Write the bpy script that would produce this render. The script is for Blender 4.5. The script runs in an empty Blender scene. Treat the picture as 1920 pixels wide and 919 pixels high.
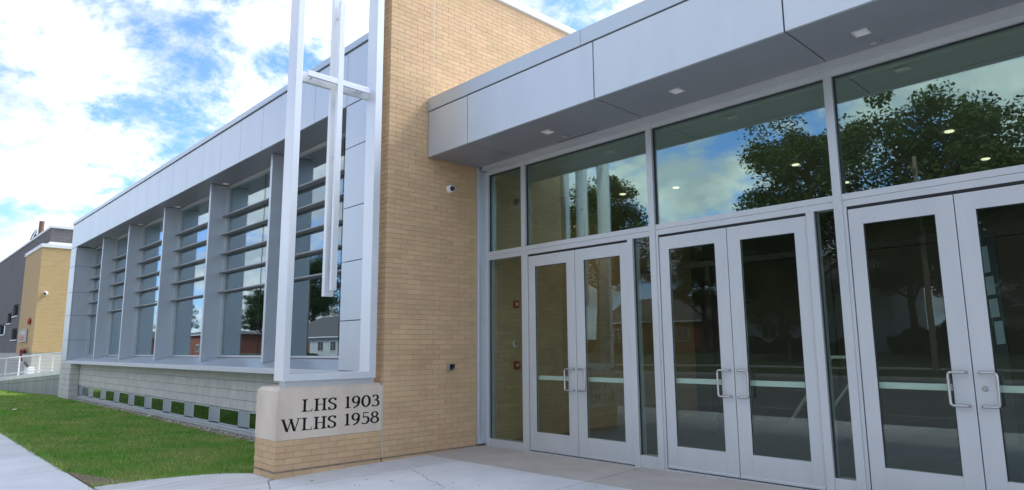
import bpy, math, random
import numpy as np
from mathutils import Matrix, Vector
random.seed(7)
rng = np.random.default_rng(7)
SC = bpy.context.scene
COL = SC.collection

# ------------------------------------------------------------------ camera
def cam_rows(yaw, pitch, roll):
    c, s = math.cos(yaw), math.sin(yaw)
    A = np.array([[c, s, 0], [-s, c, 0], [0, 0, 1.0]])
    B = np.array([[1, 0, 0], [0, 0, -1], [0, 1, 0.0]])
    c, s = math.cos(pitch), math.sin(pitch)
    P = np.array([[1, 0, 0], [0, c, s], [0, -s, c]])
    c, s = math.cos(roll), math.sin(roll)
    Q = np.array([[c, -s, 0], [s, c, 0], [0, 0, 1.0]])
    return Q @ P @ B @ A
R_ = cam_rows(math.radians(46.2451), math.radians(8.871), math.radians(-0.44208))
cd = bpy.data.cameras.new('camera')
cd.sensor_fit = 'HORIZONTAL'; cd.sensor_width = 36.0
cd.lens = 36.0 * 1241.893 / 1920.0
cd.clip_start = 0.05; cd.clip_end = 3000
cam = bpy.data.objects.new('camera', cd); COL.objects.link(cam)
mw = Matrix.Identity(4)
for i in range(3):
    mw[i][0] = R_[0][i]; mw[i][1] = -R_[1][i]; mw[i][2] = -R_[2][i]
mw[2][3] = 1.5
cam.matrix_world = mw
SC.camera = cam

# ------------------------------------------------------------------ sky and sun
SUN_EL, SUN_ROT = 49.0, 18.0        # degrees; rotation clockwise from +Y
W = bpy.data.worlds.new('World'); SC.world = W; W.use_nodes = True
nt = W.node_tree; N = nt.nodes; L = nt.links
N.clear()
def nd(t, **k):
    n = N.new(t)
    for a, b in k.items(): setattr(n, a, b)
    return n
out = nd('ShaderNodeOutputWorld'); bg = nd('ShaderNodeBackground')
sky = nd('ShaderNodeTexSky', sky_type='NISHITA', sun_disc=False)
sky.sun_elevation = math.radians(SUN_EL); sky.sun_rotation = math.radians(SUN_ROT)
sky.air_density = 1.0; sky.dust_density = 0.6; sky.ozone_density = 2.0
tc = nd('ShaderNodeTexCoord')
sep = nd('ShaderNodeSeparateXYZ'); L.new(tc.outputs['Generated'], sep.inputs[0])
zz = nd('ShaderNodeMath', operation='MAXIMUM'); L.new(sep.outputs['Z'], zz.inputs[0]); zz.inputs[1].default_value = 0.0
za = nd('ShaderNodeMath', operation='ADD'); L.new(zz.outputs[0], za.inputs[0]); za.inputs[1].default_value = 0.34
cmb = nd('ShaderNodeCombineXYZ')
for i, ax in enumerate('XY'):
    d = nd('ShaderNodeMath', operation='DIVIDE'); L.new(sep.outputs[ax], d.inputs[0]); L.new(za.outputs[0], d.inputs[1])
    L.new(d.outputs[0], cmb.inputs[i])
def noise(scale, detail, rough, dist, off):
    mp = nd('ShaderNodeMapping'); mp.inputs['Location'].default_value = off
    L.new(cmb.outputs[0], mp.inputs[0])
    n = nd('ShaderNodeTexNoise'); L.new(mp.outputs[0], n.inputs['Vector'])
    n.inputs['Scale'].default_value = scale; n.inputs['Detail'].default_value = detail
    n.inputs['Roughness'].default_value = rough; n.inputs['Distortion'].default_value = dist
    return n
n1 = noise(3.1, 12, 0.66, 0.2, (28.80, 22.80, 4.10))
cov = nd('ShaderNodeValToRGB'); L.new(n1.outputs['Fac'], cov.inputs[0])
cov.color_ramp.elements[0].position = 0.395; cov.color_ramp.elements[1].position = 0.56
cov.color_ramp.interpolation = 'EASE'
n2 = noise(4.2, 9, 0.60, 0.2, (8.3, 4.1, 0.5))
sh = nd('ShaderNodeValToRGB'); L.new(n2.outputs['Fac'], sh.inputs[0])
sh.color_ramp.elements[0].position = 0.41; sh.color_ramp.elements[0].color = (3.1, 3.4, 3.8, 1)
sh.color_ramp.elements[1].position = 0.76; sh.color_ramp.elements[1].color = (7.2, 7.1, 6.9, 1)
skm = nd('ShaderNodeMix', data_type='RGBA', blend_type='MULTIPLY'); skm.inputs[0].default_value = 1
L.new(sky.outputs[0], skm.inputs[6]); skm.inputs[7].default_value = (0.56, 0.72, 1.02, 1)
mx = nd('ShaderNodeMix', data_type='RGBA')
L.new(cov.outputs[0], mx.inputs[0]); L.new(skm.outputs[2], mx.inputs[6]); L.new(sh.outputs[0], mx.inputs[7])
L.new(mx.outputs[2], bg.inputs[0]); bg.inputs[1].default_value = 0.11
L.new(bg.outputs[0], out.inputs[0])

sl = bpy.data.lights.new('sun', 'SUN'); sl.energy = 1.5; sl.angle = math.radians(18); sl.color = (1.0, 0.95, 0.87)
so = bpy.data.objects.new('sun', sl); COL.objects.link(so)
el, rt = math.radians(SUN_EL), math.radians(SUN_ROT)
sd = Vector((math.sin(rt) * math.cos(el), math.cos(rt) * math.cos(el), math.sin(el)))
so.rotation_euler = sd.to_track_quat('Z', 'Y').to_euler()
so.location = sd * 60

SC.view_settings.view_transform = 'Standard'; SC.view_settings.look = 'None'
SC.view_settings.exposure = 1.58; SC.view_settings.gamma = 1.0; SC.view_settings.use_curve_mapping = False
SC.render.engine = 'CYCLES'
SC.cycles.use_denoising = True
SC.cycles.max_bounces = 8; SC.cycles.transparent_max_bounces = 16
SC.cycles.caustics_reflective = False; SC.cycles.caustics_refractive = False

# ------------------------------------------------------------------ materials
MATS = {}
def mat(name, col, rough=0.6, metal=0.0, spec=0.5, var=None, vscale=4.0, vdetail=5.0, bump=0.0, bscale=40.0,
        rand=0.0, coords='Object', stretch=None, emit=None):
    """Principled material; var = second colour mixed by noise, rand = per piece value jitter."""
    m = bpy.data.materials.new(name); m.use_nodes = True
    t = m.node_tree; n = t.nodes; l = t.links
    p = n['Principled BSDF']
    p.inputs['Roughness'].default_value = rough; p.inputs['Metallic'].default_value = metal
    p.inputs['Specular IOR Level'].default_value = spec
    c = (*col, 1)
    p.inputs['Base Color'].default_value = c
    src = None
    tcn = n.new('ShaderNodeNewGeometry')
    vec = tcn.outputs['Position']
    if stretch:
        mp = n.new('ShaderNodeMapping'); mp.inputs['Scale'].default_value = stretch
        l.new(vec, mp.inputs[0]); vec = mp.outputs[0]
    if var is not None:
        no = n.new('ShaderNodeTexNoise'); no.inputs['Scale'].default_value = vscale
        no.inputs['Detail'].default_value = vdetail; no.inputs['Roughness'].default_value = 0.62
        l.new(vec, no.inputs['Vector'])
        r = n.new('ShaderNodeMapRange'); r.inputs[1].default_value = 0.36; r.inputs[2].default_value = 0.66
        l.new(no.outputs['Fac'], r.inputs[0])
        mx = n.new('ShaderNodeMix'); mx.data_type = 'RGBA'
        mx.inputs[6].default_value = c; mx.inputs[7].default_value = (*var, 1)
        l.new(r.outputs[0], mx.inputs[0]); src = mx.outputs[2]
    if rand:
        oi = n.new('ShaderNodeObjectInfo')
        ad = n.new('ShaderNodeMath'); ad.operation = 'ADD'
        l.new(oi.outputs['Random'], ad.inputs[0]); l.new(tcn.outputs['Random Per Island'], ad.inputs[1])
        fr = n.new('ShaderNodeMath'); fr.operation = 'FRACT'; l.new(ad.outputs[0], fr.inputs[0])
        r2 = n.new('ShaderNodeMapRange'); r2.inputs[3].default_value = 1 - rand; r2.inputs[4].default_value = 1 + rand
        l.new(fr.outputs[0], r2.inputs[0])
        hs = n.new('ShaderNodeHueSaturation')
        l.new(r2.outputs[0], hs.inputs['Value'])
        r3 = n.new('ShaderNodeMapRange'); r3.inputs[3].default_value = 0.493; r3.inputs[4].default_value = 0.505
        m7 = n.new('ShaderNodeMath'); m7.operation = 'MULTIPLY'; m7.inputs[1].default_value = 7.31
        f7 = n.new('ShaderNodeMath'); f7.operation = 'FRACT'
        l.new(fr.outputs[0], m7.inputs[0]); l.new(m7.outputs[0], f7.inputs[0]); l.new(f7.outputs[0], r3.inputs[0])
        l.new(r3.outputs[0], hs.inputs['Hue'])
        if src: l.new(src, hs.inputs['Color'])
        else: hs.inputs['Color'].default_value = c
        src = hs.outputs[0]
    if src: l.new(src, p.inputs['Base Color'])
    if bump:
        nb = n.new('ShaderNodeTexNoise'); nb.inputs['Scale'].default_value = bscale; nb.inputs['Detail'].default_value = 4
        l.new(vec, nb.inputs['Vector'])
        b = n.new('ShaderNodeBump'); b.inputs['Strength'].default_value = bump; b.inputs['Distance'].default_value = 0.01
        l.new(nb.outputs['Fac'], b.inputs['Height']); l.new(b.outputs[0], p.inputs['Normal'])
    if emit:
        p.inputs['Emission Color'].default_value = (*emit[0], 1); p.inputs['Emission Strength'].default_value = emit[1]
    MATS[name] = m
    return m

def glass_mat(name, tint, refl, base):
    m = bpy.data.materials.new(name); m.use_nodes = True
    t = m.node_tree; n = t.nodes; l = t.links
    n.clear()
    o = n.new('ShaderNodeOutputMaterial'); mx = n.new('ShaderNodeMixShader')
    tr = n.new('ShaderNodeBsdfTransparent'); tr.inputs[0].default_value = (*tint, 1)
    gl = n.new('ShaderNodeBsdfGlossy'); gl.inputs['Color'].default_value = (*refl, 1); gl.inputs['Roughness'].default_value = 0.0
    lw_ = n.new('ShaderNodeLayerWeight'); lw_.inputs['Blend'].default_value = 0.5
    pw = n.new('ShaderNodeMath'); pw.operation = 'POWER'; pw.inputs[1].default_value = 4.0
    l.new(lw_.outputs['Facing'], pw.inputs[0])
    mr = n.new('ShaderNodeMapRange'); mr.inputs[3].default_value = base; mr.inputs[4].default_value = 1.0
    l.new(pw.outputs[0], mr.inputs[0]); l.new(mr.outputs[0], mx.inputs[0])
    # slight waviness of real glass
    tcn = n.new('ShaderNodeNewGeometry'); nz = n.new('ShaderNodeTexNoise'); nz.inputs['Scale'].default_value = 1.3; nz.inputs['Detail'].default_value = 1
    l.new(tcn.outputs['Position'], nz.inputs['Vector'])
    b = n.new('ShaderNodeBump'); b.inputs['Strength'].default_value = 0.02; b.inputs['Distance'].default_value = 0.02
    l.new(nz.outputs['Fac'], b.inputs['Height']); l.new(b.outputs[0], gl.inputs['Normal'])
    l.new(tr.outputs[0], mx.inputs[1]); l.new(gl.outputs[0], mx.inputs[2]); l.new(mx.outputs[0], o.inputs[0])
    MATS[name] = m
    return m

glass_mat('tinted_glass', (0.86, 0.93, 0.88), (0.85, 0.97, 1.0), 0.042)
glass_mat('transom_glass', (0.76, 0.82, 0.70), (0.68, 0.90, 0.90), 0.25)
glass_mat('clear_glass', (0.66, 0.76, 0.74), (0.80, 0.92, 1.0), 0.20)
glass_mat('low_glass', (0.25, 0.29, 0.28), (0.8, 0.92, 1.0), 0.30)
glass_mat('house_glass', (0.3, 0.33, 0.35), (0.8, 0.85, 0.9), 0.25)
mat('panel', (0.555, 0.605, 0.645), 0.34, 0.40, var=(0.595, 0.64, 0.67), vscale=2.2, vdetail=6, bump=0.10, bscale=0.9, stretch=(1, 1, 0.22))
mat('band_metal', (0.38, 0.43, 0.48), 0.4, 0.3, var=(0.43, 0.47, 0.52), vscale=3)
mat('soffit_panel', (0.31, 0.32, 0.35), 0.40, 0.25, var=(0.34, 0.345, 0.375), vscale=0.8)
mat('canopy_coping', (0.50, 0.56, 0.60), 0.32, 0.45)
mat('joint', (0.05, 0.055, 0.06), 0.8)
mat('frame_white', (0.80, 0.82, 0.83), 0.28, 0.2, var=(0.76, 0.79, 0.81), vscale=1.5)
mat('aluminium', (0.585, 0.61, 0.615), 0.38, 0.28, var=(0.635, 0.655, 0.655), vscale=2.5, vdetail=7, stretch=(1, 1, 0.3), bump=0.01, bscale=4)
mat('bright_aluminium', (0.72, 0.75, 0.78), 0.30, 0.6)
mat('steel', (0.55, 0.54, 0.53), 0.28, 1.0)
mat('gasket', (0.02, 0.022, 0.024), 0.5)
mat('brick', (0.61, 0.415, 0.23), 0.85, var=(0.675, 0.468, 0.268), vscale=2.6, vdetail=9, bump=0.45, bscale=70, rand=0.065)
mat('mortar', (0.47, 0.335, 0.20), 0.95, var=(0.55, 0.40, 0.24), vscale=14)
mat('sealant', (0.62, 0.54, 0.40), 0.7)
mat('flashing', (0.33, 0.30, 0.26), 0.5, var=(0.16, 0.13, 0.10), vscale=7)
mat('stone', (0.75, 0.64, 0.515), 0.8, var=(0.63, 0.525, 0.42), vscale=2.2, vdetail=8, bump=0.2, bscale=60, stretch=(1, 1, 0.45))
mat('letter', (0.010, 0.009, 0.009), 0.7, spec=0.2)
mat('coping_white', (0.74, 0.75, 0.75), 0.45)
mat('block', (0.58, 0.56, 0.51), 0.9, var=(0.64, 0.62, 0.57), vscale=5, bump=0.25, bscale=70, rand=0.05)
mat('block_mortar', (0.20, 0.195, 0.18), 0.95)
mat('dark_louvre', (0.33, 0.34, 0.345), 0.45, 0.3)
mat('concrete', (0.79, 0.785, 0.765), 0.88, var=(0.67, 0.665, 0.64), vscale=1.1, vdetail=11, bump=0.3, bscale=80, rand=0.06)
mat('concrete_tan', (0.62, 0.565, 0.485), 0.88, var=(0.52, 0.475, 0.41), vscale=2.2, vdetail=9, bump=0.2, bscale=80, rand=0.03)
mat('concrete_worn', (0.76, 0.745, 0.71), 0.9, var=(0.57, 0.55, 0.515), vscale=2.6, vdetail=9, bump=0.3, bscale=60, stretch=(2.6, 0.5, 1))
mat('concrete_wall', (0.36, 0.36, 0.345), 0.9, var=(0.25, 0.25, 0.24), vscale=1.6, vdetail=8, stretch=(1, 1, 0.25))
mat('asphalt', (0.075, 0.075, 0.075), 0.9, var=(0.10, 0.10, 0.098), vscale=0.35, bump=0.3, bscale=60)
mat('road_concrete', (0.20, 0.195, 0.185), 0.9, var=(0.16, 0.155, 0.15), vscale=0.5, vdetail=8)
mat('soil', (0.19, 0.125, 0.08), 0.95, var=(0.30, 0.22, 0.14), vscale=9, bump=0.6, bscale=40)
mat('turf', (0.12, 0.25, 0.035), 0.95, var=(0.24, 0.26, 0.075), vscale=1.3, vdetail=7, bump=0.6, bscale=90)
mat('blade', (0.17, 0.39, 0.055), 0.7, spec=0.2, var=(0.40, 0.45, 0.14), vscale=0.9, vdetail=7, rand=0.30)
mat('far_ground', (0.045, 0.065, 0.025), 0.95, var=(0.065, 0.075, 0.035), vscale=0.4)
mat('bark', (0.10, 0.075, 0.055), 0.95, var=(0.06, 0.045, 0.035), vscale=6, bump=0.6, bscale=20)
mat('leaf', (0.028, 0.050, 0.012), 0.75, spec=0.2, var=(0.045, 0.07, 0.016), vscale=0.5, rand=0.3)
mat('leaf_light', (0.06, 0.085, 0.022), 0.75, spec=0.2, var=(0.04, 0.065, 0.018), vscale=0.6, rand=0.3)
mat('dark_brick', (0.105, 0.098, 0.105), 0.85, var=(0.13, 0.12, 0.125), vscale=2)
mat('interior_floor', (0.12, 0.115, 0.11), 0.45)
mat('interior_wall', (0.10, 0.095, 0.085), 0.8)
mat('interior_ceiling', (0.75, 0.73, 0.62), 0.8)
mat('black', (0.012, 0.012, 0.013), 0.3)
mat('charcoal', (0.06, 0.06, 0.062), 0.5)
mat('white_plastic', (0.78, 0.78, 0.77), 0.35)
mat('grey_plastic', (0.33, 0.31, 0.30), 0.45)
mat('red_paint', (0.42, 0.03, 0.022), 0.4)
mat('orange_plastic', (0.85, 0.13, 0.02), 0.5)
mat('barrier_red', (0.55, 0.10, 0.07), 0.6)
mat('siding', (0.62, 0.63, 0.62), 0.7)
mat('siding_tan', (0.45, 0.40, 0.31), 0.7)
mat('red_brick', (0.24, 0.085, 0.055), 0.9, var=(0.30, 0.11, 0.075), vscale=3)
mat('shingle', (0.10, 0.097, 0.10), 0.95, var=(0.14, 0.135, 0.135), vscale=6)
mat('wood_pole', (0.16, 0.12, 0.085), 0.95)
mat('rust', (0.17, 0.10, 0.075), 0.8)
mat('lamp_lens', (0.7, 0.7, 0.68), 0.4, emit=((1.0, 0.97, 0.9), 0.03))
mat('lamp_lit', (0.8, 0.8, 0.78), 0.4, emit=((1.0, 0.95, 0.85), 0.8))

# tan brick for the far building: courses are too small to pick apart there
def brick_tex(name, c1, c2, mo, cw, ch):
    m = bpy.data.materials.new(name); m.use_nodes = True
    t = m.node_tree; n = t.nodes; l = t.links; p = n['Principled BSDF']; p.inputs['Roughness'].default_value = 0.9
    g = n.new('ShaderNodeNewGeometry'); s = n.new('ShaderNodeSeparateXYZ'); l.new(g.outputs['Position'], s.inputs[0])
    a = n.new('ShaderNodeMath'); a.operation = 'ADD'; l.new(s.outputs['X'], a.inputs[0]); l.new(s.outputs['Y'], a.inputs[1])
    c = n.new('ShaderNodeCombineXYZ'); l.new(a.outputs[0], c.inputs[0]); l.new(s.outputs['Z'], c.inputs[1])
    b = n.new('ShaderNodeTexBrick'); l.new(c.outputs[0], b.inputs['Vector'])
    b.inputs['Color1'].default_value = (*c1, 1); b.inputs['Color2'].default_value = (*c2, 1); b.inputs['Mortar'].default_value = (*mo, 1)
    b.inputs['Scale'].default_value = 1.0; b.inputs['Brick Width'].default_value = cw; b.inputs['Row Height'].default_value = ch
    b.inputs['Mortar Size'].default_value = 0.007
    l.new(b.outputs['Color'], p.inputs['Base Color'])
    MATS[name] = m
brick_tex('far_tan_brick', (0.56, 0.385, 0.185), (0.50, 0.34, 0.16), (0.36, 0.27, 0.16), 0.24, 0.074)
brick_tex('far_dark_brick', (0.165, 0.155, 0.155), (0.135, 0.13, 0.13), (0.08, 0.075, 0.075), 0.4, 0.2)
brick_tex('far_block', (0.50, 0.485, 0.45), (0.46, 0.445, 0.41), (0.27, 0.26, 0.24), 0.8, 0.2)
brick_tex('lap_siding', (0.66, 0.67, 0.66), (0.64, 0.65, 0.64), (0.42, 0.43, 0.43), 6.0, 0.13)

# ------------------------------------------------------------------ mesh helpers
class MB:
    def __init__(s): s.v = []; s.f = []
    def add(s, vs, fs):
        o = len(s.v); s.v += [tuple(map(float, v)) for v in vs]; s.f += [tuple(i + o for i in f) for f in fs]; return s
    def box(s, x0, x1, y0, y1, z0, z1):
        return s.add([(x0,y0,z0),(x1,y0,z0),(x1,y1,z0),(x0,y1,z0),(x0,y0,z1),(x1,y0,z1),(x1,y1,z1),(x0,y1,z1)],
                     [(0,3,2,1),(4,5,6,7),(0,1,5,4),(1,2,6,5),(2,3,7,6),(3,0,4,7)])
    def prism(s, poly, axis, a, b):
        """polygon in the two other axes (cyclic order), extruded along axis from a to b"""
        n = len(poly)
        def P(p, t):
            return {'x': (t, p[0], p[1]), 'y': (p[0], t, p[1]), 'z': (p[0], p[1], t)}[axis]
        vs = [P(p, a) for p in poly] + [P(p, b) for p in poly]
        ar = sum(poly[i][0]*poly[(i+1) % n][1] - poly[(i+1) % n][0]*poly[i][1] for i in range(n))
        flip = (ar < 0) != (axis == 'y') != (b < a)
        fs = [tuple(range(n-1, -1, -1)), tuple(range(n, 2*n))] + [(i, (i+1) % n, n+(i+1) % n, n+i) for i in range(n)]
        if flip: fs = [f[::-1] for f in fs]
        return s.add(vs, fs)
    def tube(s, pts, r, n=10, cap=True):
        pts = [Vector(p) for p in pts]; rs = r if isinstance(r, (list, tuple)) else [r]*len(pts)
        o = len(s.v); up = Vector((0.12, 0.31, 0.94))
        for i, p in enumerate(pts):
            t = (pts[min(i+1, len(pts)-1)] - pts[max(i-1, 0)]).normalized()
            a = t.cross(up)
            if a.length < 1e-3: a = t.cross(Vector((1, 0, 0)))
            a.normalize(); b = t.cross(a)
            for k in range(n):
                q = 2*math.pi*k/n
                s.v.append(tuple(p + (a*math.cos(q) + b*math.sin(q))*rs[i]))
        for i in range(len(pts)-1):
            for k in range(n):
                s.f.append((o+i*n+k, o+i*n+(k+1) % n, o+(i+1)*n+(k+1) % n, o+(i+1)*n+k))
        if cap:
            s.f.append(tuple(o+k for k in range(n-1, -1, -1))); s.f.append(tuple(o+(len(pts)-1)*n+k for k in range(n)))
        return s
    def lathe(s, prof, M, n=20):
        """profile of (r, h) spun about local z, moved by matrix M"""
        o = len(s.v)
        for r, h in prof:
            for k in range(n):
                q = 2*math.pi*k/n
                s.v.append(tuple(M @ Vector((r*math.cos(q), r*math.sin(q), h))))
        for i in range(len(prof)-1):
            for k in range(n):
                s.f.append((o+i*n+k, o+i*n+(k+1) % n, o+(i+1)*n+(k+1) % n, o+(i+1)*n+k))
        s.f.append(tuple(o+k for k in range(n-1, -1, -1))); s.f.append(tuple(o+(len(prof)-1)*n+k for k in range(n)))
        return s
    def mesh(s, name):
        me = bpy.data.meshes.new(name); me.from_pydata(s.v, [], s.f); me.update(); return me

def obj(name, me, m, parent=None, loc=(0, 0, 0), smooth=False, kind=None, bevel=0.0):
    if isinstance(me, MB): me = me.mesh(name)
    if m and not me.materials: me.materials.append(MATS[m] if isinstance(m, str) else m)
    if smooth:
        for p in me.polygons: p.use_smooth = True
    o = bpy.data.objects.new(name, me); COL.objects.link(o)
    loc = Vector(loc)
    if parent is not None:
        o.parent = parent
        loc = loc - wloc(parent)
    o.location = loc
    if kind: o['kind'] = kind
    if bevel:
        b = o.modifiers.new('bevel', 'BEVEL'); b.width = bevel; b.segments = 2; b.limit_method = 'ANGLE'; b.harden_normals = False
    return o
def wloc(o):
    v = Vector(o.location)
    while o.parent: o = o.parent; v = v + Vector(o.location)
    return v
def thing(name, label, cat, loc, group=None):
    o = bpy.data.objects.new(name, None); COL.objects.link(o); o.location = loc; o.empty_display_size = 0.2
    o['label'] = label; o['category'] = cat
    if group: o['group'] = group
    return o
def tag(o, label, cat=None, group=None, kind=None):
    o['label'] = label
    if cat: o['category'] = cat
    if group: o['group'] = group
    if kind: o['kind'] = kind
    return o
def B(*a): return MB().box(*a)

# ------------------------------------------------------------------ key dimensions (metres; camera stands at 0,0)
XF = -8.137            # entrance side face of the brick wall
YS = 7.119             # face of the entrance glazing
YC = 5.977             # canopy fascia
YW = 5.25              # wing fascia
YG = 5.95              # wing glass
YB = 5.55              # wing block wall
def plaza_z(x, y): return -0.02*(7.12 - y) + 0.010*max(0.0, min(x, 2) + 7.2)
def lawn_z(x, y):
    t = min(1.0, max(0.0, (y - 2.07)/3.4))
    far = -0.205 - 0.026*max(0.0, -31.0 - x)
    far = max(far, -0.95)
    bump = 0.03*math.sin(x*0.55)*math.sin(t*math.pi)
    return -0.115 + (far + 0.115)*t + bump

# ================================================================== THE SETTING
obj('ground', B(-900, 900, -900, 900, -1.6, -1.2), 'far_ground', kind='structure')['label'] = 'flat ground running to the horizon'

# lawn
mb = MB(); xs = np.concatenate([np.linspace(-130, -32, 50), np.linspace(-31, -8.5, 60)]); ys = np.linspace(2.07, 5.62, 16)
ext = list(ys) + [8, 14, 30, 60]
for x in xs:
    for y in ext: mb.v.append((x, y, lawn_z(x, y)))
ne = len(ext)
for i in range(len(xs)-1):
    for j in range(ne-1):
        if xs[i] > -31.5 and j >= len(ys)-1: continue
        if xs[i+1] > -9.42:                       # keep clear of the curved paving edge
            if ext[j] < 3.7: continue
        mb.f.append((i*ne+j, (i+1)*ne+j, (i+1)*ne+j+1, i*ne+j+1))
lawn = obj('lawn', mb, 'turf', kind='structure'); lawn['label'] = 'strip of lawn beside the grey window wing'
# lawn fillet up to the curved paving edge
CURVE = [(-9.46, 2.07), (-9.46, 2.35), (-9.42, 2.65), (-9.33, 2.95), (-9.2, 3.25), (-9.03, 3.5), (-8.85, 3.65), (-8.72, 3.735)]
XE = float(xs[xs <= -9.42].max())
mb = MB()
pts = [(XE, 2.07)] + CURVE[0:] + [(-8.72, 3.95), (XE, 3.95)]
mb.add([(x, y, lawn_z(x, y) + 0.003) for x, y in pts], [tuple(range(len(pts)))])
obj('lawn_corner', mb, 'turf', parent=lawn)

# grass blades (uncountable)
def in_curve(x, y):
    if x < -9.47: return True
    if y > 3.74: return x < -8.78
    for (x0, y0), (x1, y1) in zip(CURVE, CURVE[1:]):
        if y0 <= y <= y1: return x < x0 + (x1-x0)*(y-y0)/(y1-y0) - 0.02
    return False
mb = MB(); cnt = 0
vs = []; fs = []
def blades(n, x0, x1, y0, y1, h0, h1, w):
    for _ in range(n):
        x = random.uniform(x0, x1); y = random.uniform(y0, y1)
        if not in_curve(x, y): continue
        if x > -10.6 and y < 2.16 + 0.30*(x+10.6) and random.random() < 0.8: continue
        if y > 5.27 + 0.05*math.sin(x*2.3) and x > -31 and random.random() < 0.9: continue
        z = lawn_z(x, y); a = random.uniform(0, 6.283); h = random.uniform(h0, h1); l = random.gauss(0, 0.45)*h
        dx, dy = math.cos(a)*w, math.sin(a)*w; k = len(vs)
        ox, oy = -math.sin(a)*l, math.cos(a)*l
        vs.extend([(x-dx, y-dy, z-0.005), (x+dx, y+dy, z-0.005), (x+ox, y+oy, z+h)]); fs.append((k, k+1, k+2))
blades(75000, -14, -8.7, 2.09, 5.45, 0.015, 0.05, 0.005)
blades(50000, -21, -14, 2.09, 5.45, 0.02, 0.055, 0.007)
blades(32000, -34, -21, 2.09, 5.45, 0.02, 0.06, 0.011)
blades(12000, -52, -34, 2.09, 5.3, 0.03, 0.085, 0.018)
def edge_blades(n, P, w):
    seg = list(zip(P, P[1:])); tot = [math.dist(a, b) for a, b in seg]
    for _ in range(n):
        (a, b) = random.choices(seg, tot)[0]; t = random.random()
        x = a[0]+(b[0]-a[0])*t + random.gauss(0, 0.02); y = a[1]+(b[1]-a[1])*t + random.gauss(0, 0.02)
        z = lawn_z(x, y); q = random.uniform(0, 6.283); h = random.uniform(0.03, 0.09); l = random.gauss(0, 0.8)*h
        k = len(vs)
        vs.extend([(x-math.cos(q)*w, y-math.sin(q)*w, z-0.01), (x+math.cos(q)*w, y+math.sin(q)*w, z-0.01), (x-math.sin(q)*l, y+math.cos(q)*l, z+h)]); fs.append((k, k+1, k+2))
edge_blades(2600, [(-20, 2.075), (-10.9, 2.075)], 0.006)
edge_blades(900, CURVE, 0.005)
edge_blades(1500, [(-29, 5.28), (-9.2, 5.28)], 0.008)
mb.v = vs; mb.f = fs
g = obj('grass', mb, 'blade'); tag(g, 'short mown green grass covering the lawn', 'grass', kind='stuff')

# bare soil strip along the wing and at the paving corner
mb = MB(); n = 70; base = []
for i in range(n+1):
    x = -29.5 + 20.4*i/n
    base.append((x, 5.555, lawn_z(x, 5.5)+0.02)); base.append((x, 5.27 + 0.035*math.sin(i*1.7) + 0.02*math.sin(i*0.6), lawn_z(x, 5.27)+0.014))
mb.add(base, [(2*i, 2*i+1, 2*i+3, 2*i+2) for i in range(n)])
s_ = obj('soil_strip', mb, 'soil', kind='structure'); s_['label'] = 'bare brown soil strip under the low windows'
obj('soil_corner', MB().add([(x, y, lawn_z(x, y)+0.014) for x, y in [(-9.46, 2.08), (-9.46, 2.5), (-9.40, 2.75), (-9.52, 2.78), (-9.66, 2.55), (-9.85, 2.40), (-10.1, 2.32), (-10.6, 2.19), (-10.9, 2.075)]], [tuple(range(9))]), 'soil', parent=s_)
# pebbles in the soil
mb = MB()
for i in range(900):
    x = random.uniform(-29, -9.2); y = random.uniform(5.28, 5.54); r = random.uniform(0.008, 0.022); z = lawn_z(x, 5.45)+0.02
    mb.add([(x-r, y, z), (x, y-r, z), (x+r, y, z), (x, y+r, z), (x, y, z+r)], [(0, 1, 4), (1, 2, 4), (2, 3, 4), (3, 0, 4)])
pb = obj('pebbles', mb, 'block'); tag(pb, 'small pale pebbles scattered in the soil strip', 'gravel', kind='stuff')

# entrance paving: slabs over a dark bed
paving = obj('paving', MB().add([(x, y, plaza_z(x, y)-0.035) for x, y in [(-9.3, 2.05), (6, 2.05), (6, 7.0), (-8.2, 7.0), (-8.2, 3.6), (-9.1, 3.3)]], [(0, 1, 2, 3, 4, 5)]), 'joint', kind='structure')
paving['label'] = 'concrete paving in front of the entrance'
def slab(poly, m, parent, zf, depth=0.12):
    n = len(poly)
    top = [(x, y, zf(x, y)) for x, y in poly]; bot = [(x, y, z-depth) for x, y, z in top]
    return obj('paving_slab', MB().add(top+bot, [tuple(range(n))] + [(i, i+n, (i+1) % n+n, (i+1) % n) for i in range(n)]), m, parent=parent)
G = 0.009
ysl = 6.02
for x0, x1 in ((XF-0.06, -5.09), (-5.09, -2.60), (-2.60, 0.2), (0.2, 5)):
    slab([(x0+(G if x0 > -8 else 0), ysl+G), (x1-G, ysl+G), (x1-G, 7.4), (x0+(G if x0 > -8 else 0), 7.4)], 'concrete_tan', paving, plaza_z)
slab([(XF-0.05, 3.66), (-7.62-G, 3.45), (-7.50-G, 4.6), (-7.42-G, ysl-G), (XF-0.05, ysl-G)], 'concrete', paving, plaza_z)
slab([(-7.62+G, 3.45), (-5.09-G, 2.9), (-5.09-G, ysl-G), (-7.42+G, ysl-G), (-7.50+G, 4.6)], 'concrete', paving, plaza_z)
slab([(-5.09+G, 2.9), (-2.6-G, 2.5), (-2.6-G, ysl-G), (-5.09+G, ysl-G)], 'concrete', paving, plaza_z)
slab([(-2.6+G, 2.5), (0.2-G, 2.5), (0.2-G, ysl-G), (-2.6+G, ysl-G)], 'concrete', paving, plaza_z)
slab([(0.2+G, 2.5), (5, 2.5), (5, ysl-G), (0.2+G, ysl-G)], 'concrete', paving, plaza_z)
slab([(-9.45, 2.09)] + [(-8.0, 2.09), (-7.3, 3.33), (-8.09, 3.645), (-8.14, 3.73)] + CURVE[::-1][0:-1], 'concrete_worn', paving, plaza_z)
slab([(-8.0+2*G, 2.09), (-5.09-G, 2.09), (-5.09-G, 2.9-2*G), (-7.3+G, 3.33-G)], 'concrete', paving, plaza_z)
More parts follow.
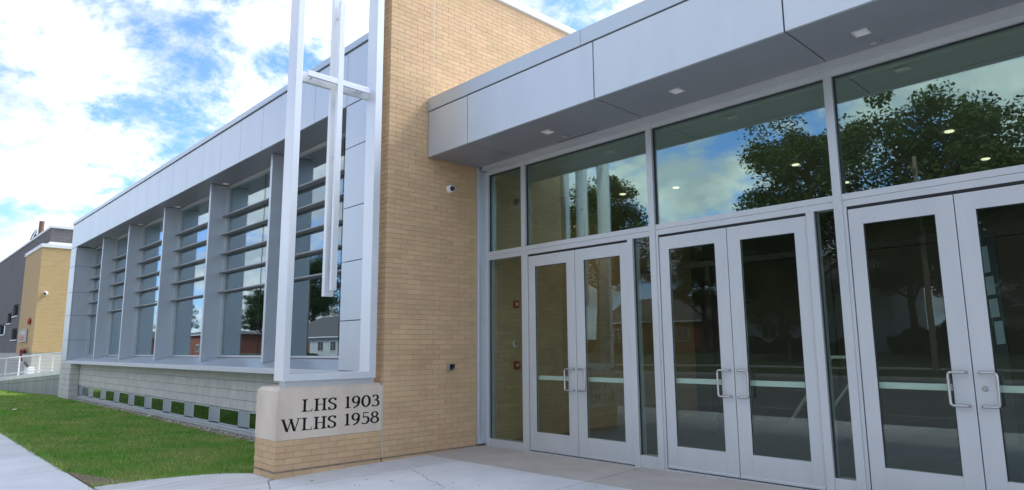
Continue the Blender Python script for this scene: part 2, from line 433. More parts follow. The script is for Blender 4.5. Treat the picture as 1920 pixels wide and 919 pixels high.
slab([(-5.09+G, 2.09), (-2.6-G, 2.09), (-2.6-G, 2.5-2*G), (-5.09+G, 2.9-2*G)], 'concrete', paving, plaza_z)
slab([(-2.6+G, 2.09), (5, 2.09), (5, 2.5-2*G), (-2.6+G, 2.5-2*G)], 'concrete', paving, plaza_z)
# worn spots (gum, stains) on the slabs
mb = MB()
for i in range(300):
    x = random.uniform(-8.0, -1.5); y = random.uniform(2.3, 7.0); r = 0.004 + 0.016*random.random()**3
    if abs(y-ysl) < 0.05: continue
    z = plaza_z(x, y)+0.0025; m_ = 6
    mb.add([(x+r*math.cos(k*6.283/m_)*random.uniform(.7, 1.5), y+r*math.sin(k*6.283/m_), z) for k in range(m_)], [tuple(range(m_))])
sp = obj('pavement_spots', mb, 'charcoal'); tag(sp, 'small dark spots trodden into the entrance concrete', 'stain', kind='stuff')

# public sidewalk
sw = obj('sidewalk', B(-70, 60, -1.0, 2.06, -0.5, -0.145), 'joint', kind='structure'); sw['label'] = 'pale concrete sidewalk along the lawn'
x = -11.15 - 1.83*22
while x < 30:
    slab([(x+G, -0.98), (x+1.83-G, -0.98), (x+1.83-G, 2.06), (x+G, 2.06)], 'concrete', sw, lambda a, b: -0.105, depth=0.06)
    x += 1.83
v_ = obj('terrace', B(-150, 120, -3.2, -1.0, -0.6, -0.13), 'road_concrete', kind='structure'); v_['label'] = 'paved strip between sidewalk and road'
k_ = obj('kerb', B(-150, 120, -3.4, -3.2, -0.6, -0.12), 'concrete_wall', kind='structure'); k_['label'] = 'concrete kerb along the road'
rd = obj('road', B(-260, 200, -24.0, -3.4, -0.7, -0.27), 'road_concrete', kind='structure'); rd['label'] = 'wide grey concrete road'
for y in (-7.4, -10.9, -14.4, -17.9, -21.0):
    obj('road_joint', B(-160, 60, y-0.03, y+0.03, -0.269, -0.266), 'asphalt', parent=rd)
for i in range(-24, 8):
    obj('lane_marking', B(i*6.0, i*6.0+3, -13.0, -12.88, -0.269, -0.265), 'coping_white', parent=rd)
k2 = obj('kerb', B(-260, 200, -24.2, -24.0, -0.7, -0.1), 'concrete_wall', kind='structure'); k2['label'] = 'far concrete kerb across the road'
mb = MB(); prof = [(-24.2, -0.10), (-27.8, 0.15), (-27.8, -1.3), (-24.2, -1.3)]
mb.prism(prof, 'x', -260, 200)
v2 = obj('verge', mb, 'far_ground', kind='structure'); v2['label'] = 'grass verge across the road'
p2 = obj('sidewalk', MB().prism([(-27.8, 0.16), (-29.6, 0.22), (-29.6, -1.3), (-27.8, -1.3)], 'x', -260, 200), 'concrete_wall', kind='structure'); p2['label'] = 'sidewalk across the road'
t2 = obj('yard', MB().prism([(-29.6, 0.22), (-36, 0.9), (-120, 1.4), (-120, -1.3), (-29.6, -1.3)], 'x', -260, 200), 'far_ground', kind='structure'); t2['label'] = 'front yards across the road'

# ================================================================== BRICK WALL
BL, BH, J = 0.245, 0.0738, 0.0065
BRICKM = {}
def brick_mesh(dx, dy, dz):
    k = (round(dx, 3), round(dy, 3), round(dz, 3))
    if k not in BRICKM:
        mb = MB(); c = 0.0025
        x, y, z = dx/2, dy/2, dz/2
        # body with a small chamfer round the two outer faces
        v = []
        for sz in (-1, 1):
            v += [(-x, -y+c, sz*(z-c)), (-x, -y+c, sz*(z-c))]
        mb.box(-x, x-c, -y+c, y, -z+c, z-c)
        mb.v = []; mb.f = []
        # chamfered box (24 verts collapsed to 8+8)
        o = [(-x, -y, -z), (x, -y, -z), (x, y, -z), (-x, y, -z), (-x, -y, z), (x, -y, z), (x, y, z), (-x, y, z)]
        def ins(p, ax):
            return tuple(p[i] if i == ax else p[i] - math.copysign(c, p[i]) for i in range(3))
        F = [((0, 3, 2, 1), 2), ((4, 5, 6, 7), 2), ((0, 1, 5, 4), 1), ((1, 2, 6, 5), 0), ((2, 3, 7, 6), 1), ((3, 0, 4, 7), 0)]
        idx = {}
        for f, ax in F:
            r = []
            for q in f:
                idx[(q, ax)] = len(mb.v); mb.v.append(ins(o[q], ax)); r.append(idx[(q, ax)])
            mb.f.append(tuple(r))
        for f, ax in F:
            for a, b in zip(f, f[1:]+f[:1]):
                for g, bx in F:
                    if bx > ax and a in g and b in g:
                        mb.f.append((idx[(a, ax)], idx[(b, ax)], idx[(b, bx)], idx[(a, bx)])[::-1])
        for q in range(8): mb.f.append((idx[(q, 0)], idx[(q, 1)], idx[(q, 2)]))
        BRICKM[k] = mb.mesh('brick'); BRICKM[k].materials.append(MATS['brick'])
    return BRICKM[k]
def courses(y0, y1, x1, depth, z0, n, endx, skip=None, k0=0):
    """bricks of a wall whose +X face is at x1 and whose -Y end is at y0; returns (centre, dims)"""
    outl = []
    for i in range(n):
        z = z0 + i*BH + BH/2
        even = (i + k0) % 2 == 0
        y = y0
        first = BL if even else BL/2 - 0.0
        seg = [(y, y+first-J)]; y += first
        while y < y1 - 0.02:
            e = min(y+BL, y1); seg.append((y, e-J if e < y1 else e)); y += BL
        for q, (a, b) in enumerate(seg):
            if b-a < 0.02: continue
            dx = (depth if even else BL-J) if q == 0 else depth
            outl.append((((x1-dx/2), (a+b)/2, z), (dx, b-a, BH-J)))
        # end face
        xx = x1 - (depth + J if even else BL)
        while xx > endx + 0.02:
            e = max(xx-BL+J, endx)
            outl.append((((xx+e)/2, y0+depth/2, z), (xx-e, depth, BH-J)))
            xx = e - J
    return outl
def lay(bricks, parent, limit):
    bricks = sorted(bricks, key=lambda b: (b[0][0])**2 + b[0][1]**2 + (b[0][2]-1.5)**2)
    for c, d in bricks[:limit]:
        dd = tuple(round(q, 3) for q in d)
        c = (c[0] + random.uniform(-0.0012, 0.0012), c[1], c[2])
        obj('brick', brick_mesh(*dd), None, parent=parent, loc=c)
    rest = bricks[limit:]
    if rest:
        mb = MB()
        for c, d in rest:
            j = random.uniform(-0.0012, 0.0012)
            mb.box(c[0]-d[0]/2+j, c[0]+d[0]/2+j, c[1]-d[1]/2, c[1]+d[1]/2, c[2]-d[2]/2, c[2]+d[2]/2)
        obj('upper_bricks', mb, 'brick', parent=parent, kind='stuff')

wall = thing('brick_wall', 'tall tan brick wall between the window wing and the glass entrance', 'wall', (XF-0.25, 6.5, -0.1))
y0 = 5.268
obj('mortar_core', B(-8.60, XF-0.005, y0+0.006, 15.0, -0.12, 7.66), 'mortar', parent=wall)
obj('bed_flashing', B(-8.61, XF+0.006, y0-0.004, YS, 0.004, 0.014), 'flashing', parent=wall)
bl = courses(y0, 11.5, XF, 0.11, 0.016, 103, -8.60)
bl += courses(y0, 7.6, XF, 0.11, 0.016-BH-0.012, 1, -8.60, k0=1)
# leave out what the canopy roof and the inside of the building hide
bl = [b for b in bl if not (b[0][1] > YS+0.2 and b[0][2] > 4.5 and b[0][2] < 5.3)]
lay(bl, wall, 300)
obj('control_joint', B(XF-0.004, XF+0.0015, 6.075, 6.087, 5.41, 7.66), 'sealant', parent=wall)
obj('control_joint', B(XF-0.004, XF+0.0025, 5.247, 5.2655, 0.02, 1.03), 'sealant', parent=wall)
obj('coping', B(-8.66, XF+0.035, y0-0.04, 15.0, 7.67, 7.80), 'coping_white', parent=wall, bevel=0.008)

# ================================================================== STONE SIGN BASE
sign = thing('stone_sign', 'stone block engraved LHS 1903 WLHS 1958 on a low tan brick base', 'sign', (-8.44, 4.48, -0.1))
ya, yb = 3.722, 5.244; xa = -8.752
obj('mortar_core', B(xa+0.006, XF-0.006, ya+0.006, yb, -0.16, 0.383), 'mortar', parent=sign)
obj('bed_flashing', B(xa-0.004, XF+0.006, ya-0.006, yb, 0.004, 0.014), 'flashing', parent=sign)
sb = courses(ya, yb, XF, 0.11, 0.016, 5, xa) + courses(ya, yb, XF, 0.11, 0.016-2*BH-0.012, 2, xa, k0=1)
lay(sb, sign, 400)
c = 0.045
zt, zb = 1.035, 0.386
x0, x1, q0, q1 = xa, XF, ya, yb
mb = MB()
ring = lambda x0, x1, y0, y1, z: [(x0, y0, z), (x1, y0, z), (x1, y1, z), (x0, y1, z)]
mb.v = ring(x0, x1, q0, q1, zb) + ring(x0, x1, q0, q1, zt-c) + ring(x0+c, x1-c, q0+c, q1-0.02, zt)
mb.f = [(3, 2, 1, 0), (8, 9, 10, 11)] + [(i, (i+1) % 4, 4+(i+1) % 4, 4+i) for i in range(4)] + [(4+i, 4+(i+1) % 4, 8+(i+1) % 4, 8+i) for i in range(4)]
obj('stone_block', mb, 'stone', parent=sign)

# lettering: roman capitals drawn as polygons, cap height 1
def crom(P, n=10, closed=False):
    P = [np.array(p, float) for p in P]; o = []
    m = len(P)
    rngi = range(m if closed else m-1)
    for i in rngi:
        if closed: a, b, c_, d = P[(i-1) % m], P[i], P[(i+1) % m], P[(i+2) % m]
        else: a, b, c_, d = P[max(i-1, 0)], P[i], P[i+1], P[min(i+2, m-1)]
        for k in range(n):
            t = k/n
            o.append(0.5*((2*b)+(-a+c_)*t+(2*a-5*b+4*c_-d)*t*t+(-a+3*b-3*c_+d)*t**3))
    if not closed: o.append(P[-1])
    return o
THK, THN = 0.20, 0.075
def ribbon(P, closed=False, n=10, thick=THK, thin=THN):
    pts = crom(P, n, closed); quads = []; m = len(pts); Lp = []; Rp = []
    for i, p in enumerate(pts):
        a = pts[(i-1) % m] if closed else pts[max(i-1, 0)]; b = pts[(i+1) % m] if closed else pts[min(i+1, m-1)]
        t = b-a; t = t/(np.hypot(*t)+1e-9); w = thin + (thick-thin)*abs(t[1])**1.4
        nrm = np.array([-t[1], t[0]]); Lp.append(p+nrm*w/2); Rp.append(p-nrm*w/2)
    for i in range(m if closed else m-1):
        j = (i+1) % m; quads.append([Lp[i], Rp[i], Rp[j], Lp[j]])
    return quads
def rect(x0, y0, x1, y1): return [np.array(p) for p in ((x0, y0), (x1, y0), (x1, y1), (x0, y1))]
def stem(x, y0=0.0, y1=1.0, sb_=True, st=True, w=0.185):
    o = [rect(x-w/2, y0, x+w/2, y1)]
    s = 0.13
    def serif(yb_, d):
        e = 0.06*d
        return [[np.array(p) for p in ((x-w/2-s, yb_), (x+w/2+s, yb_), (x+w/2+s, yb_+e), (x-w/2-s, yb_+e))],
                [np.array(p) for p in ((x-w/2-s*0.5, yb_+e), (x+w/2+s*0.5, yb_+e), (x+w/2, yb_+e*2.2), (x-w/2, yb_+e*2.2))]]
    if sb_: o += serif(y0, 1)
    if st: o += serif(y1, -1)
    return o
def diag(x0, y0, x1, y1, w):
    return [[np.array(p) for p in ((x0-w/2, y0), (x0+w/2, y0), (x1+w/2, y1), (x1-w/2, y1))]]
def glyph(ch):
    if ch == 'L':
        return stem(0.2) + [rect(0.2, 0, 0.78, 0.055)] + [[np.array(p) for p in ((0.70, 0.05), (0.78, 0.05), (0.82, 0.24), (0.79, 0.24))]], 0.86
    if ch == 'H':
        return stem(0.2) + stem(0.80) + [rect(0.2, 0.49, 0.80, 0.545)], 1.0
    if ch == 'S':
        return ribbon([(0.66, 0.80), (0.55, 0.94), (0.36, 0.965), (0.16, 0.87), (0.13, 0.70), (0.30, 0.57), (0.52, 0.46), (0.64, 0.30), (0.58, 0.11), (0.36, 0.03), (0.18, 0.07), (0.08, 0.22)]) + diag(0.66, 0.76, 0.69, 0.98, 0.035) + diag(0.06, 0.0, 0.07, 0.26, 0.035), 0.76
    if ch == 'W':
        o = diag(0.16, 1, 0.50, 0.0, 0.20) + diag(0.50, 0.0, 0.80, 1.0, 0.08) + diag(0.74, 1, 1.06, 0.0, 0.20) + diag(1.06, 0.0, 1.36, 1, 0.08)
        for x in (0.16, 0.76, 1.37): o += [rect(x-0.17, 0.955, x+0.17, 1.0)]
        return o, 1.52
    if ch == '1':
        return stem(0.22, st=False) + diag(0.06, 0.86, 0.22, 0.99, 0.10), 0.46
    if ch == '0':
        return ribbon([(0.40, 0.975), (0.16, 0.80), (0.09, 0.5), (0.16, 0.20), (0.40, 0.025), (0.64, 0.20), (0.71, 0.5), (0.64, 0.80)], closed=True), 0.80
    if ch == '9':
        return ribbon([(0.36, 0.97), (0.14, 0.84), (0.10, 0.66), (0.18, 0.48), (0.36, 0.40), (0.54, 0.50), (0.62, 0.68), (0.56, 0.87)], closed=True, thick=0.18) + ribbon([(0.62, 0.72), (0.60, 0.40), (0.46, 0.15), (0.16, 0.0)], thick=0.19), 0.74
    if ch == '3':
        return ribbon([(0.10, 0.84), (0.22, 0.95), (0.40, 0.965), (0.54, 0.84), (0.52, 0.66), (0.38, 0.56), (0.24, 0.53)], thick=0.18) + ribbon([(0.24, 0.535), (0.44, 0.52), (0.60, 0.38), (0.58, 0.14), (0.38, 0.03), (0.18, 0.05), (0.06, 0.15)], thick=0.19), 0.70
    if ch == '5':
        return [rect(0.18, 0.92, 0.62, 1.0)] + diag(0.17, 0.54, 0.20, 0.99, 0.055) + ribbon([(0.15, 0.55), (0.34, 0.62), (0.56, 0.52), (0.62, 0.30), (0.50, 0.09), (0.28, 0.02), (0.06, 0.10)], thick=0.19), 0.70
    if ch == '8':
        return ribbon([(0.37, 0.97), (0.17, 0.88), (0.16, 0.68), (0.37, 0.53), (0.57, 0.68), (0.56, 0.88)], closed=True, thick=0.16) + ribbon([(0.37, 0.55), (0.13, 0.42), (0.09, 0.20), (0.37, 0.025), (0.65, 0.20), (0.61, 0.42)], closed=True, thick=0.19), 0.76
def word(txt, ya_, yb_, zb_, h):
    quads = []; x = 0
    for ch in txt:
        q, w = glyph(ch); quads += [[p+np.array([x, 0]) for p in qd] for qd in q]; x += w + 0.08
    x -= 0.08
    mn = min(p[0] for q in quads for p in q); mxx = max(p[0] for q in quads for p in q)
    sx = (yb_-ya_)/(mxx-mn)
    mb = MB(); t0 = XF - 0.004
    for k, q in enumerate(quads):
        e = 0.0018 + 0.00003*(k % 40)
        pts = [(ya_+(p[0]-mn)*sx, zb_+p[1]*h) for p in q]
        ar = sum(pts[i][0]*pts[(i+1) % 4][1]-pts[(i+1) % 4][0]*pts[i][1] for i in range(4))
        if ar < 0: pts = pts[::-1]
        mb.add([(XF+e, a, b) for a, b in pts] + [(t0, a, b) for a, b in pts], [(0, 1, 2, 3)] + [(i, i+4, (i+1) % 4+4, (i+1) % 4) for i in range(4)])
    return mb
for txt, a, b, z in (('LHS', 4.05, 4.545, 0.718), ('1903', 4.668, 5.205, 0.722), ('WLHS', 3.775, 4.545, 0.487), ('1958', 4.668, 5.205, 0.496)):
    lo = obj('lettering', word(txt, a, b, z, 0.156), 'letter', parent=sign)
    lo['label'] = 'black engraved ' + txt

# ================================================================== CROSS FRAME AND CROSS
fr = thing('metal_frame', 'tall open white metal frame standing on the stone sign', 'frame', (-8.26, 4.47, 1.035))
XP, XQ = XF, XF-0.255
obj('post', B(XQ, XP, 3.775, 3.87, 1.11, 8.6), 'frame_white', parent=fr, bevel=0.006)
obj('post', B(XQ, XP, 5.02, 5.135, 1.11, 8.6), 'frame_white', parent=fr, bevel=0.006)
obj('rail', B(XQ, XP-0.002, 3.87, 5.02, 1.11, 1.20), 'frame_white', parent=fr, bevel=0.004)
obj('rail', B(XQ, XP-0.002, 3.87, 5.02, 8.5, 8.6), 'frame_white', parent=fr, bevel=0.004)
obj('plinth', B(XQ+0.05, XP-0.045, 3.83, 5.13, 1.03, 1.112), 'aluminium', parent=fr)
cr = thing('cross', 'tall white metal cross hanging inside the open frame', 'cross', (-8.3, 4.47, 2.22))
obj('back_upright', B(-8.395, -8.325, 4.40, 4.54, 2.225, 8.502), 'frame_white', parent=cr, bevel=0.004)
obj('back_arm', B(-8.393, -8.327, 3.868, 4.402, 5.205, 5.345), 'frame_white', parent=cr, bevel=0.004)
obj('back_arm', B(-8.393, -8.327, 4.538, 5.022, 5.205, 5.345), 'frame_white', parent=cr, bevel=0.004)
obj('front_upright', B(-8.235, -8.185, 4.428, 4.512, 2.30, 6.51), 'frame_white', parent=cr, bevel=0.003)
obj('front_arm', B(-8.233, -8.187, 3.975, 4.43, 5.245, 5.325), 'frame_white', parent=cr, bevel=0.003)
obj('front_arm', B(-8.233, -8.187, 4.51, 4.955, 5.245, 5.325), 'frame_white', parent=cr, bevel=0.003)
for y, z in ((4.08, 5.27), (4.80, 5.27), (4.87, 5.27), (4.47, 6.3), (4.47, 4.2), (4.47, 3.2), (4.47, 2.6)):
    obj('standoff_pin', MB().tube([(-8.33, y, z), (-8.23, y, z)], 0.009, 8), 'steel', parent=cr)

# ================================================================== ENTRANCE CANOPY
cn = thing('entrance_canopy', 'deep grey metal canopy above the glass entrance doors', 'canopy', (-3.0, 6.6, 4.46))
XR = 5.6
jx = [XF+0.012, -7.172, -4.795, -2.472, -0.14, 2.2, 4.5, XR]
zsf, zcj, zct = 4.46, 5.195, 5.412
obj('backing', B(XF+0.004, XR, YC+0.03, 7.6, zsf+0.03, zct-0.06), 'joint', parent=cn)
for a, b in zip(jx, jx[1:]):
    obj('fascia_panel', B(a+0.007, b-0.007, YC, YC+0.035, zsf, zcj-0.008), 'panel', parent=cn, bevel=0.004)
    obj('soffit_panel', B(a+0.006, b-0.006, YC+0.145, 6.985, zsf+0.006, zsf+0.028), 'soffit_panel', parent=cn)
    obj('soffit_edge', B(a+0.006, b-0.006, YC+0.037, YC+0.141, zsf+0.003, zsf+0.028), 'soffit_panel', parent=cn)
jc = [XF+0.008, -4.98, -2.0, 1.0, XR]
for a, b in zip(jc, jc[1:]):
    obj('coping', B(a+0.002, b-0.002, YC-0.012, YC+0.09, zcj+0.006, zct), 'canopy_coping', parent=cn, bevel=0.005)
obj('roof', B(XF+0.01, XR, YC+0.09, 16, zct-0.08, zct-0.01), 'coping_white', parent=cn)
obj('head_trim', B(-8.0, XR, 6.99, YS+0.10, zsf-0.06, zsf+0.027), 'aluminium', parent=cn)
obj('linear_slot', B(-6.25, -5.55, 6.93, 6.945, zsf+0.002, zsf+0.0055), 'joint', parent=cn)

def downlight(x, y, label):
    t = thing('downlight', label, 'light', (x, y, zsf+0.006), 'square downlights in the canopy soffit')
    mb = MB(); r, w, z0_, z1_ = 0.068, 0.018, zsf-0.004, zsf+0.006
    mb.box(x-r, x+r, y-r, y-r+w, z0_, z1_).box(x-r, x+r, y+r-w, y+r, z0_, z1_).box(x-r, x-r+w, y-r+w, y+r-w, z0_, z1_).box(x+r-w, x+r, y-r+w, y+r-w, z0_, z1_)
    obj('trim', mb, 'white_plastic', parent=t)
    obj('lens', B(x-r+w, x+r-w, y-r+w, y+r-w, zsf+0.001, zsf+0.005), 'lamp_lens', parent=t)
downlight(-6.03, 6.48, 'square downlight in the canopy soffit nearest the brick wall')
downlight(-3.99, 6.51, 'square downlight in the canopy soffit above the middle doors')
downlight(-1.98, 6.55, 'square downlight in the canopy soffit above the right doors')
for x, y, lb in ((-6.01, 6.785, 'small grey sensor plate in the soffit nearest the brick wall'), (-1.98, 6.865, 'small grey sensor plate in the soffit above the right doors')):
    t = thing('sensor_plate', lb, 'sensor', (x, y, zsf), 'sensor plates in the canopy soffit')
    obj('plate', B(x-0.075, x+0.075, y-0.04, y+0.04, zsf-0.004, zsf+0.0058), 'grey_plastic', parent=t)
    obj('lens', B(x-0.02, x+0.03, y-0.015, y+0.015, zsf-0.007, zsf-0.004), 'aluminium', parent=t)

# ================================================================== ENTRANCE GLAZING AND DOORS
gz = thing('entrance_glazing', 'tall glazed entrance screen in pale aluminium under the canopy', 'glass wall', (-4.0, YS, 0))
ZT0, ZT1, ZH = 2.918, 3.056, 4.345
MW = 0.086
bays = [-7.133, -4.777, -2.485, -0.19, 2.1, 4.4]            # right edges of the main mullions
D0, D1 = YS, YS+0.15
def zb_of(x): return 0.010*max(0.0, min(x, 2)+7.2)
# corner column cover
obj('column_cover', B(XF+0.004, -8.065, 6.97, YS+0.12, 0.03, zsf+0.02), 'panel', parent=gz, bevel=0.012)
obj('column_cover', B(-8.063, -7.99, YS-0.01, YS+0.12, 0.0, zsf-0.06), 'aluminium', parent=gz, bevel=0.004)
for k, xr in enumerate(bays):
    zb_ = zb_of(xr-0.04)-0.02
    obj('mullion', B(xr-MW, xr, YS-0.012, D1, zb_, zsf-0.058), 'aluminium', parent=gz, bevel=0.003)
ends = [-7.99] + [b for b in bays]
for k in range(len(ends)-1):
    a = ends[k]; b = bays[k]-MW
    # head, double transom rail with its groove, sill where glazed to the floor
    obj('head_rail', B(a, b, YS, D1, ZH, zsf-0.058), 'aluminium', parent=gz)
    obj('transom_rail', B(a, b, YS, D1, ZT0+0.072, ZT1), 'aluminium', parent=gz, bevel=0.002)
    obj('transom_rail', B(a, b, YS+0.002, D1-0.002, ZT0, ZT0+0.069), 'aluminium', parent=gz, bevel=0.002)
    pn = obj('transom_pane', B(a, b, YS+0.045, YS+0.062, ZT1, ZH), 'transom_glass', parent=gz)
    gk = MB(); e = 0.014; yk0, yk1 = YS+0.030, YS+0.044
    gk.box(a, a+e, yk0, yk1, ZT1, ZH).box(b-e, b, yk0, yk1, ZT1, ZH).box(a+e, b-e, yk0, yk1, ZH-e, ZH)
    obj('gasket', gk, 'gasket', parent=pn)
# far left sidelight (no door in it)
a, b = -7.99, bays[0]-MW
obj('sill_rail', B(a, b, YS, D1, 0.0, 0.115), 'aluminium', parent=gz, bevel=0.002)
pn = obj('sidelight_pane', B(a, b, YS+0.045, YS+0.062, 0.115, ZT0), 'tinted_glass', parent=gz)
obj('gasket', B(a, a+0.016, YS+0.03, YS+0.044, 0.115, ZT0).box(b-0.01, b, YS+0.03, YS+0.044, 0.115, ZT0), 'gasket', parent=pn)
WHERE = ['nearest the brick wall', 'in the middle of the entrance', 'at the right edge of the picture', 'right of the picture']
for k in range(4):
    m0 = bays[k]; mn = bays[k+1]-MW
    zb_ = zb_of(m0+0.95)
    dl, dr = m0+0.043, m0+1.905                    # outer edges of the pair of leaves
    sx0 = dr+0.04; sx1 = sx0+0.052                 # mullion between doors and sidelight
    obj('door_jamb', B(m0, dl-0.008, YS+0.004, D1, zb_-0.01, ZT0), 'aluminium', parent=gz)
    obj('door_jamb', B(dr+0.008, sx1, YS-0.008, D1, zb_-0.01, ZT0), 'aluminium', parent=gz, bevel=0.002)
    obj('door_head', B(dl-0.008, dr+0.008, YS+0.02, D1, ZT0-0.022, ZT0), 'gasket', parent=gz)
    obj('threshold', B(dl-0.008, dr+0.008, YS-0.03, D1, zb_-0.02, zb_+0.012), 'bright_aluminium', parent=gz)
    obj('sill_rail', B(sx1, mn, YS, D1, zb_-0.01, zb_+0.155), 'aluminium', parent=gz, bevel=0.002)
    pn = obj('sidelight_pane', B(sx1, mn, YS+0.045, YS+0.062, zb_+0.155, ZT0), 'tinted_glass', parent=gz)
    obj('gasket', B(sx1, sx1+0.014, YS+0.03, YS+0.044, zb_+0.155, ZT0).box(mn-0.012, mn, YS+0.03, YS+0.044, zb_+0.155, ZT0), 'gasket', parent=pn)
    if k == 3: continue
    mid = (dl+dr)/2
    for side in (0, 1):
        if k == 2 and side == 1: nm = 'right leaf of the double door at the right edge of the picture'
        else: nm = ('left' if side == 0 else 'right') + ' leaf of the double door ' + WHERE[k]
        lx0, lx1 = (dl, mid-0.004) if side == 0 else (mid+0.004, dr)
        t = thing('entrance_door', 'aluminium and glass ' + nm, 'door', ((lx0+lx1)/2, YS+0.03, zb_), 'entrance door leaves')
        g0 = lx0 + (0.135 if side == 0 else 0.158); g1 = lx1 - (0.158 if side == 0 else 0.135)
        za_, zc_ = zb_+0.02, ZT0-0.032
        gb, gt = zb_+0.285, 2.722
        y0_, y1_ = YS+0.012, YS+0.062
        obj('stile', B(lx0, g0, y0_, y1_, za_, zc_), 'aluminium', parent=t, bevel=0.003)
        obj('stile', B(g1, lx1, y0_, y1_, za_, zc_), 'aluminium', parent=t, bevel=0.003)
        obj('top_rail', B(g0, g1, y0_+0.0004, y1_, gt, zc_), 'aluminium', parent=t, bevel=0.001)
        obj('bottom_rail', B(g0, g1, y0_+0.0004, y1_, za_, gb), 'aluminium', parent=t, bevel=0.001)
        obj('kick_strip', B(lx0+0.002, lx1-0.002, y0_-0.012, y0_-0.0005, za_+0.002, za_+0.032), 'bright_aluminium', parent=t, bevel=0.003)
        gl_ = obj('pane', B(g0, g1, YS+0.030, YS+0.044, gb, gt), 'tinted_glass', parent=t)
        e = 0.008
        obj('gasket', B(g0, g0+e, YS+0.022, YS+0.0295, gb, gt).box(g1-e, g1, YS+0.022, YS+0.0295, gb, gt).box(g0+e, g1-e, YS+0.022, YS+0.0295, gt-e, gt), 'gasket', parent=gl_)
        # push bar on the inside
        obj('push_bar', B(g0-0.02, g1+0.02, YS+0.085, YS+0.13, zb_+1.028, zb_+1.088), 'white_plastic', parent=t, bevel=0.004)
        # offset pull handle
        sgn = -1 if side == 0 else 1
        xm = (lx1-0.045) if side == 0 else (lx0+0.045)
        xg = xm + sgn*0.135
        zc0, zc1 = zb_+0.905, zb_+1.20
        yo = YS-0.045; pts = []
        def arc(p0, p1, p2, n=5):
            return [tuple((1-t)**2*np.array(p0)+2*t*(1-t)*np.array(p1)+t*t*np.array(p2)) for t in np.linspace(0, 1, n)]
        r_ = 0.03
        pts = [(xm, y0_-0.001, zc1)] + arc((xm+sgn*0.004, yo+0.028, zc1), (xm+sgn*0.006, yo, zc1), (xm+sgn*0.03, yo, zc1)) + arc((xg-sgn*r_, yo, zc1), (xg, yo, zc1), (xg, yo, zc1-r_)) \
            + arc((xg, yo, zc0+r_), (xg, yo, zc0), (xg-sgn*r_, yo, zc0)) + arc((xm+sgn*0.03, yo, zc0), (xm+sgn*0.006, yo, zc0), (xm+sgn*0.004, yo+0.028, zc0)) + [(xm, y0_-0.001, zc0)]
        obj('pull_handle', MB().tube(pts, 0.0125, 12), 'steel', parent=t, smooth=True)
        if k == 2 and side == 1:
            xk = lx0+0.075; Mk = Matrix.Translation((xk, y0_, zb_+1.06)) @ Matrix.Rotation(math.radians(90), 4, 'X')
            obj('lock_cylinder', MB().lathe([(0.024, -0.002), (0.024, 0.008), (0.019, 0.012), (0.010, 0.012), (0.009, 0.009), (0.001, 0.009)], Mk, 18), 'steel', parent=t, smooth=False)

# inside of the entrance hall (seen dimly through the glass)
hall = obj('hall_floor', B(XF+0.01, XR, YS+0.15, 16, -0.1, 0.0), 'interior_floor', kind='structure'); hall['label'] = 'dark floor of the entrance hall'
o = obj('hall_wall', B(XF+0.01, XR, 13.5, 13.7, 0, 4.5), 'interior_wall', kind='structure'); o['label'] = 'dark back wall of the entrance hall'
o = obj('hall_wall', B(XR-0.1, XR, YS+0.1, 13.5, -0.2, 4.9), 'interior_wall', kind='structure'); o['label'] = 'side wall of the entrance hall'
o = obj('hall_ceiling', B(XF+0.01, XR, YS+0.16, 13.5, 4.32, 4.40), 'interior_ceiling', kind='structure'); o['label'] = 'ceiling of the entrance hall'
LBL = {(-6.3, 10.1): 'behind the transom left of the trees', (-4.2, 10.2): 'behind the middle transom', (-2.1, 10.1): 'behind the right transom', (-2.08, 12.06): 'deep behind the right transom', (-4.1, 12.0): 'deep behind the middle transom', (-7.25, 9.8): 'nearest the brick wall'}
for (x, y), lb in LBL.items():
    o = obj('ceiling_light', MB().lathe([(0.055, 0.0), (0.055, -0.012), (0.042, -0.014), (0.001, -0.014)], Matrix.Translation((x, y, 4.319)), 20), 'lamp_lit')
    tag(o, 'round lit ceiling light inside the hall ' + lb, 'light', 'ceiling lights inside the hall')
    hl = bpy.data.lights.new('hall_lamp', 'SPOT'); hl.energy = 5; hl.spot_size = math.radians(150); hl.spot_blend = 0.6; hl.shadow_soft_size = 0.06; hl.color = (1, 0.9, 0.75)
    ho = bpy.data.objects.new('hall_lamp', hl); COL.objects.link(ho); ho.location = (x, y, 4.29)
# inner vestibule frame and stair rail
t = thing('inner_partition', 'inner aluminium partition frame dim behind the entrance glass', 'partition', (-4, 10.9, 0))
for x in (-6.2, -4.1, -2.0, 0.1, 2.2):
    obj('mullion', B(x-0.04, x+0.04, 10.85, 10.95, 0, 2.95), 'charcoal', parent=t)
obj('rail', B(XF+0.02, XR-0.1, 10.84, 10.96, 2.95, 3.05), 'charcoal', parent=t)
t = thing('stair_rail', 'pale stair handrail seen dimly inside behind the right doors', 'handrail', (-3.4, 9.5, 0))
obj('rail', MB().tube([(-4.4, 9.9, 0.45), (-3.55, 9.3, 1.35), (-3.25, 9.3, 1.35)], 0.025, 8), 'white_plastic', parent=t)
obj('rail', MB().tube([(-4.1, 9.9, 0.25), (-3.35, 9.3, 1.0)], 0.02, 8), 'white_plastic', parent=t)
obj('post', B(-3.28, -3.2, 9.26, 9.34, 0, 1.35), 'aluminium', parent=t)
for z, lb in ((2.239, 'upper red fire alarm on the brick behind the left glass'), (1.22, 'lower red fire alarm on the brick behind the left glass')):
    t = thing('fire_alarm', lb, 'alarm', (XF, 7.85, z), 'fire alarms behind the left glass')
    obj('box', B(XF+0.001, XF+0.05, 7.80, 7.90, z-0.065, z+0.065), 'red_paint', parent=t, bevel=0.004)
    obj('label_plate', B(XF+0.0502, XF+0.056, 7.825, 7.875, z-0.02, z+0.025), 'white_plastic', parent=t)
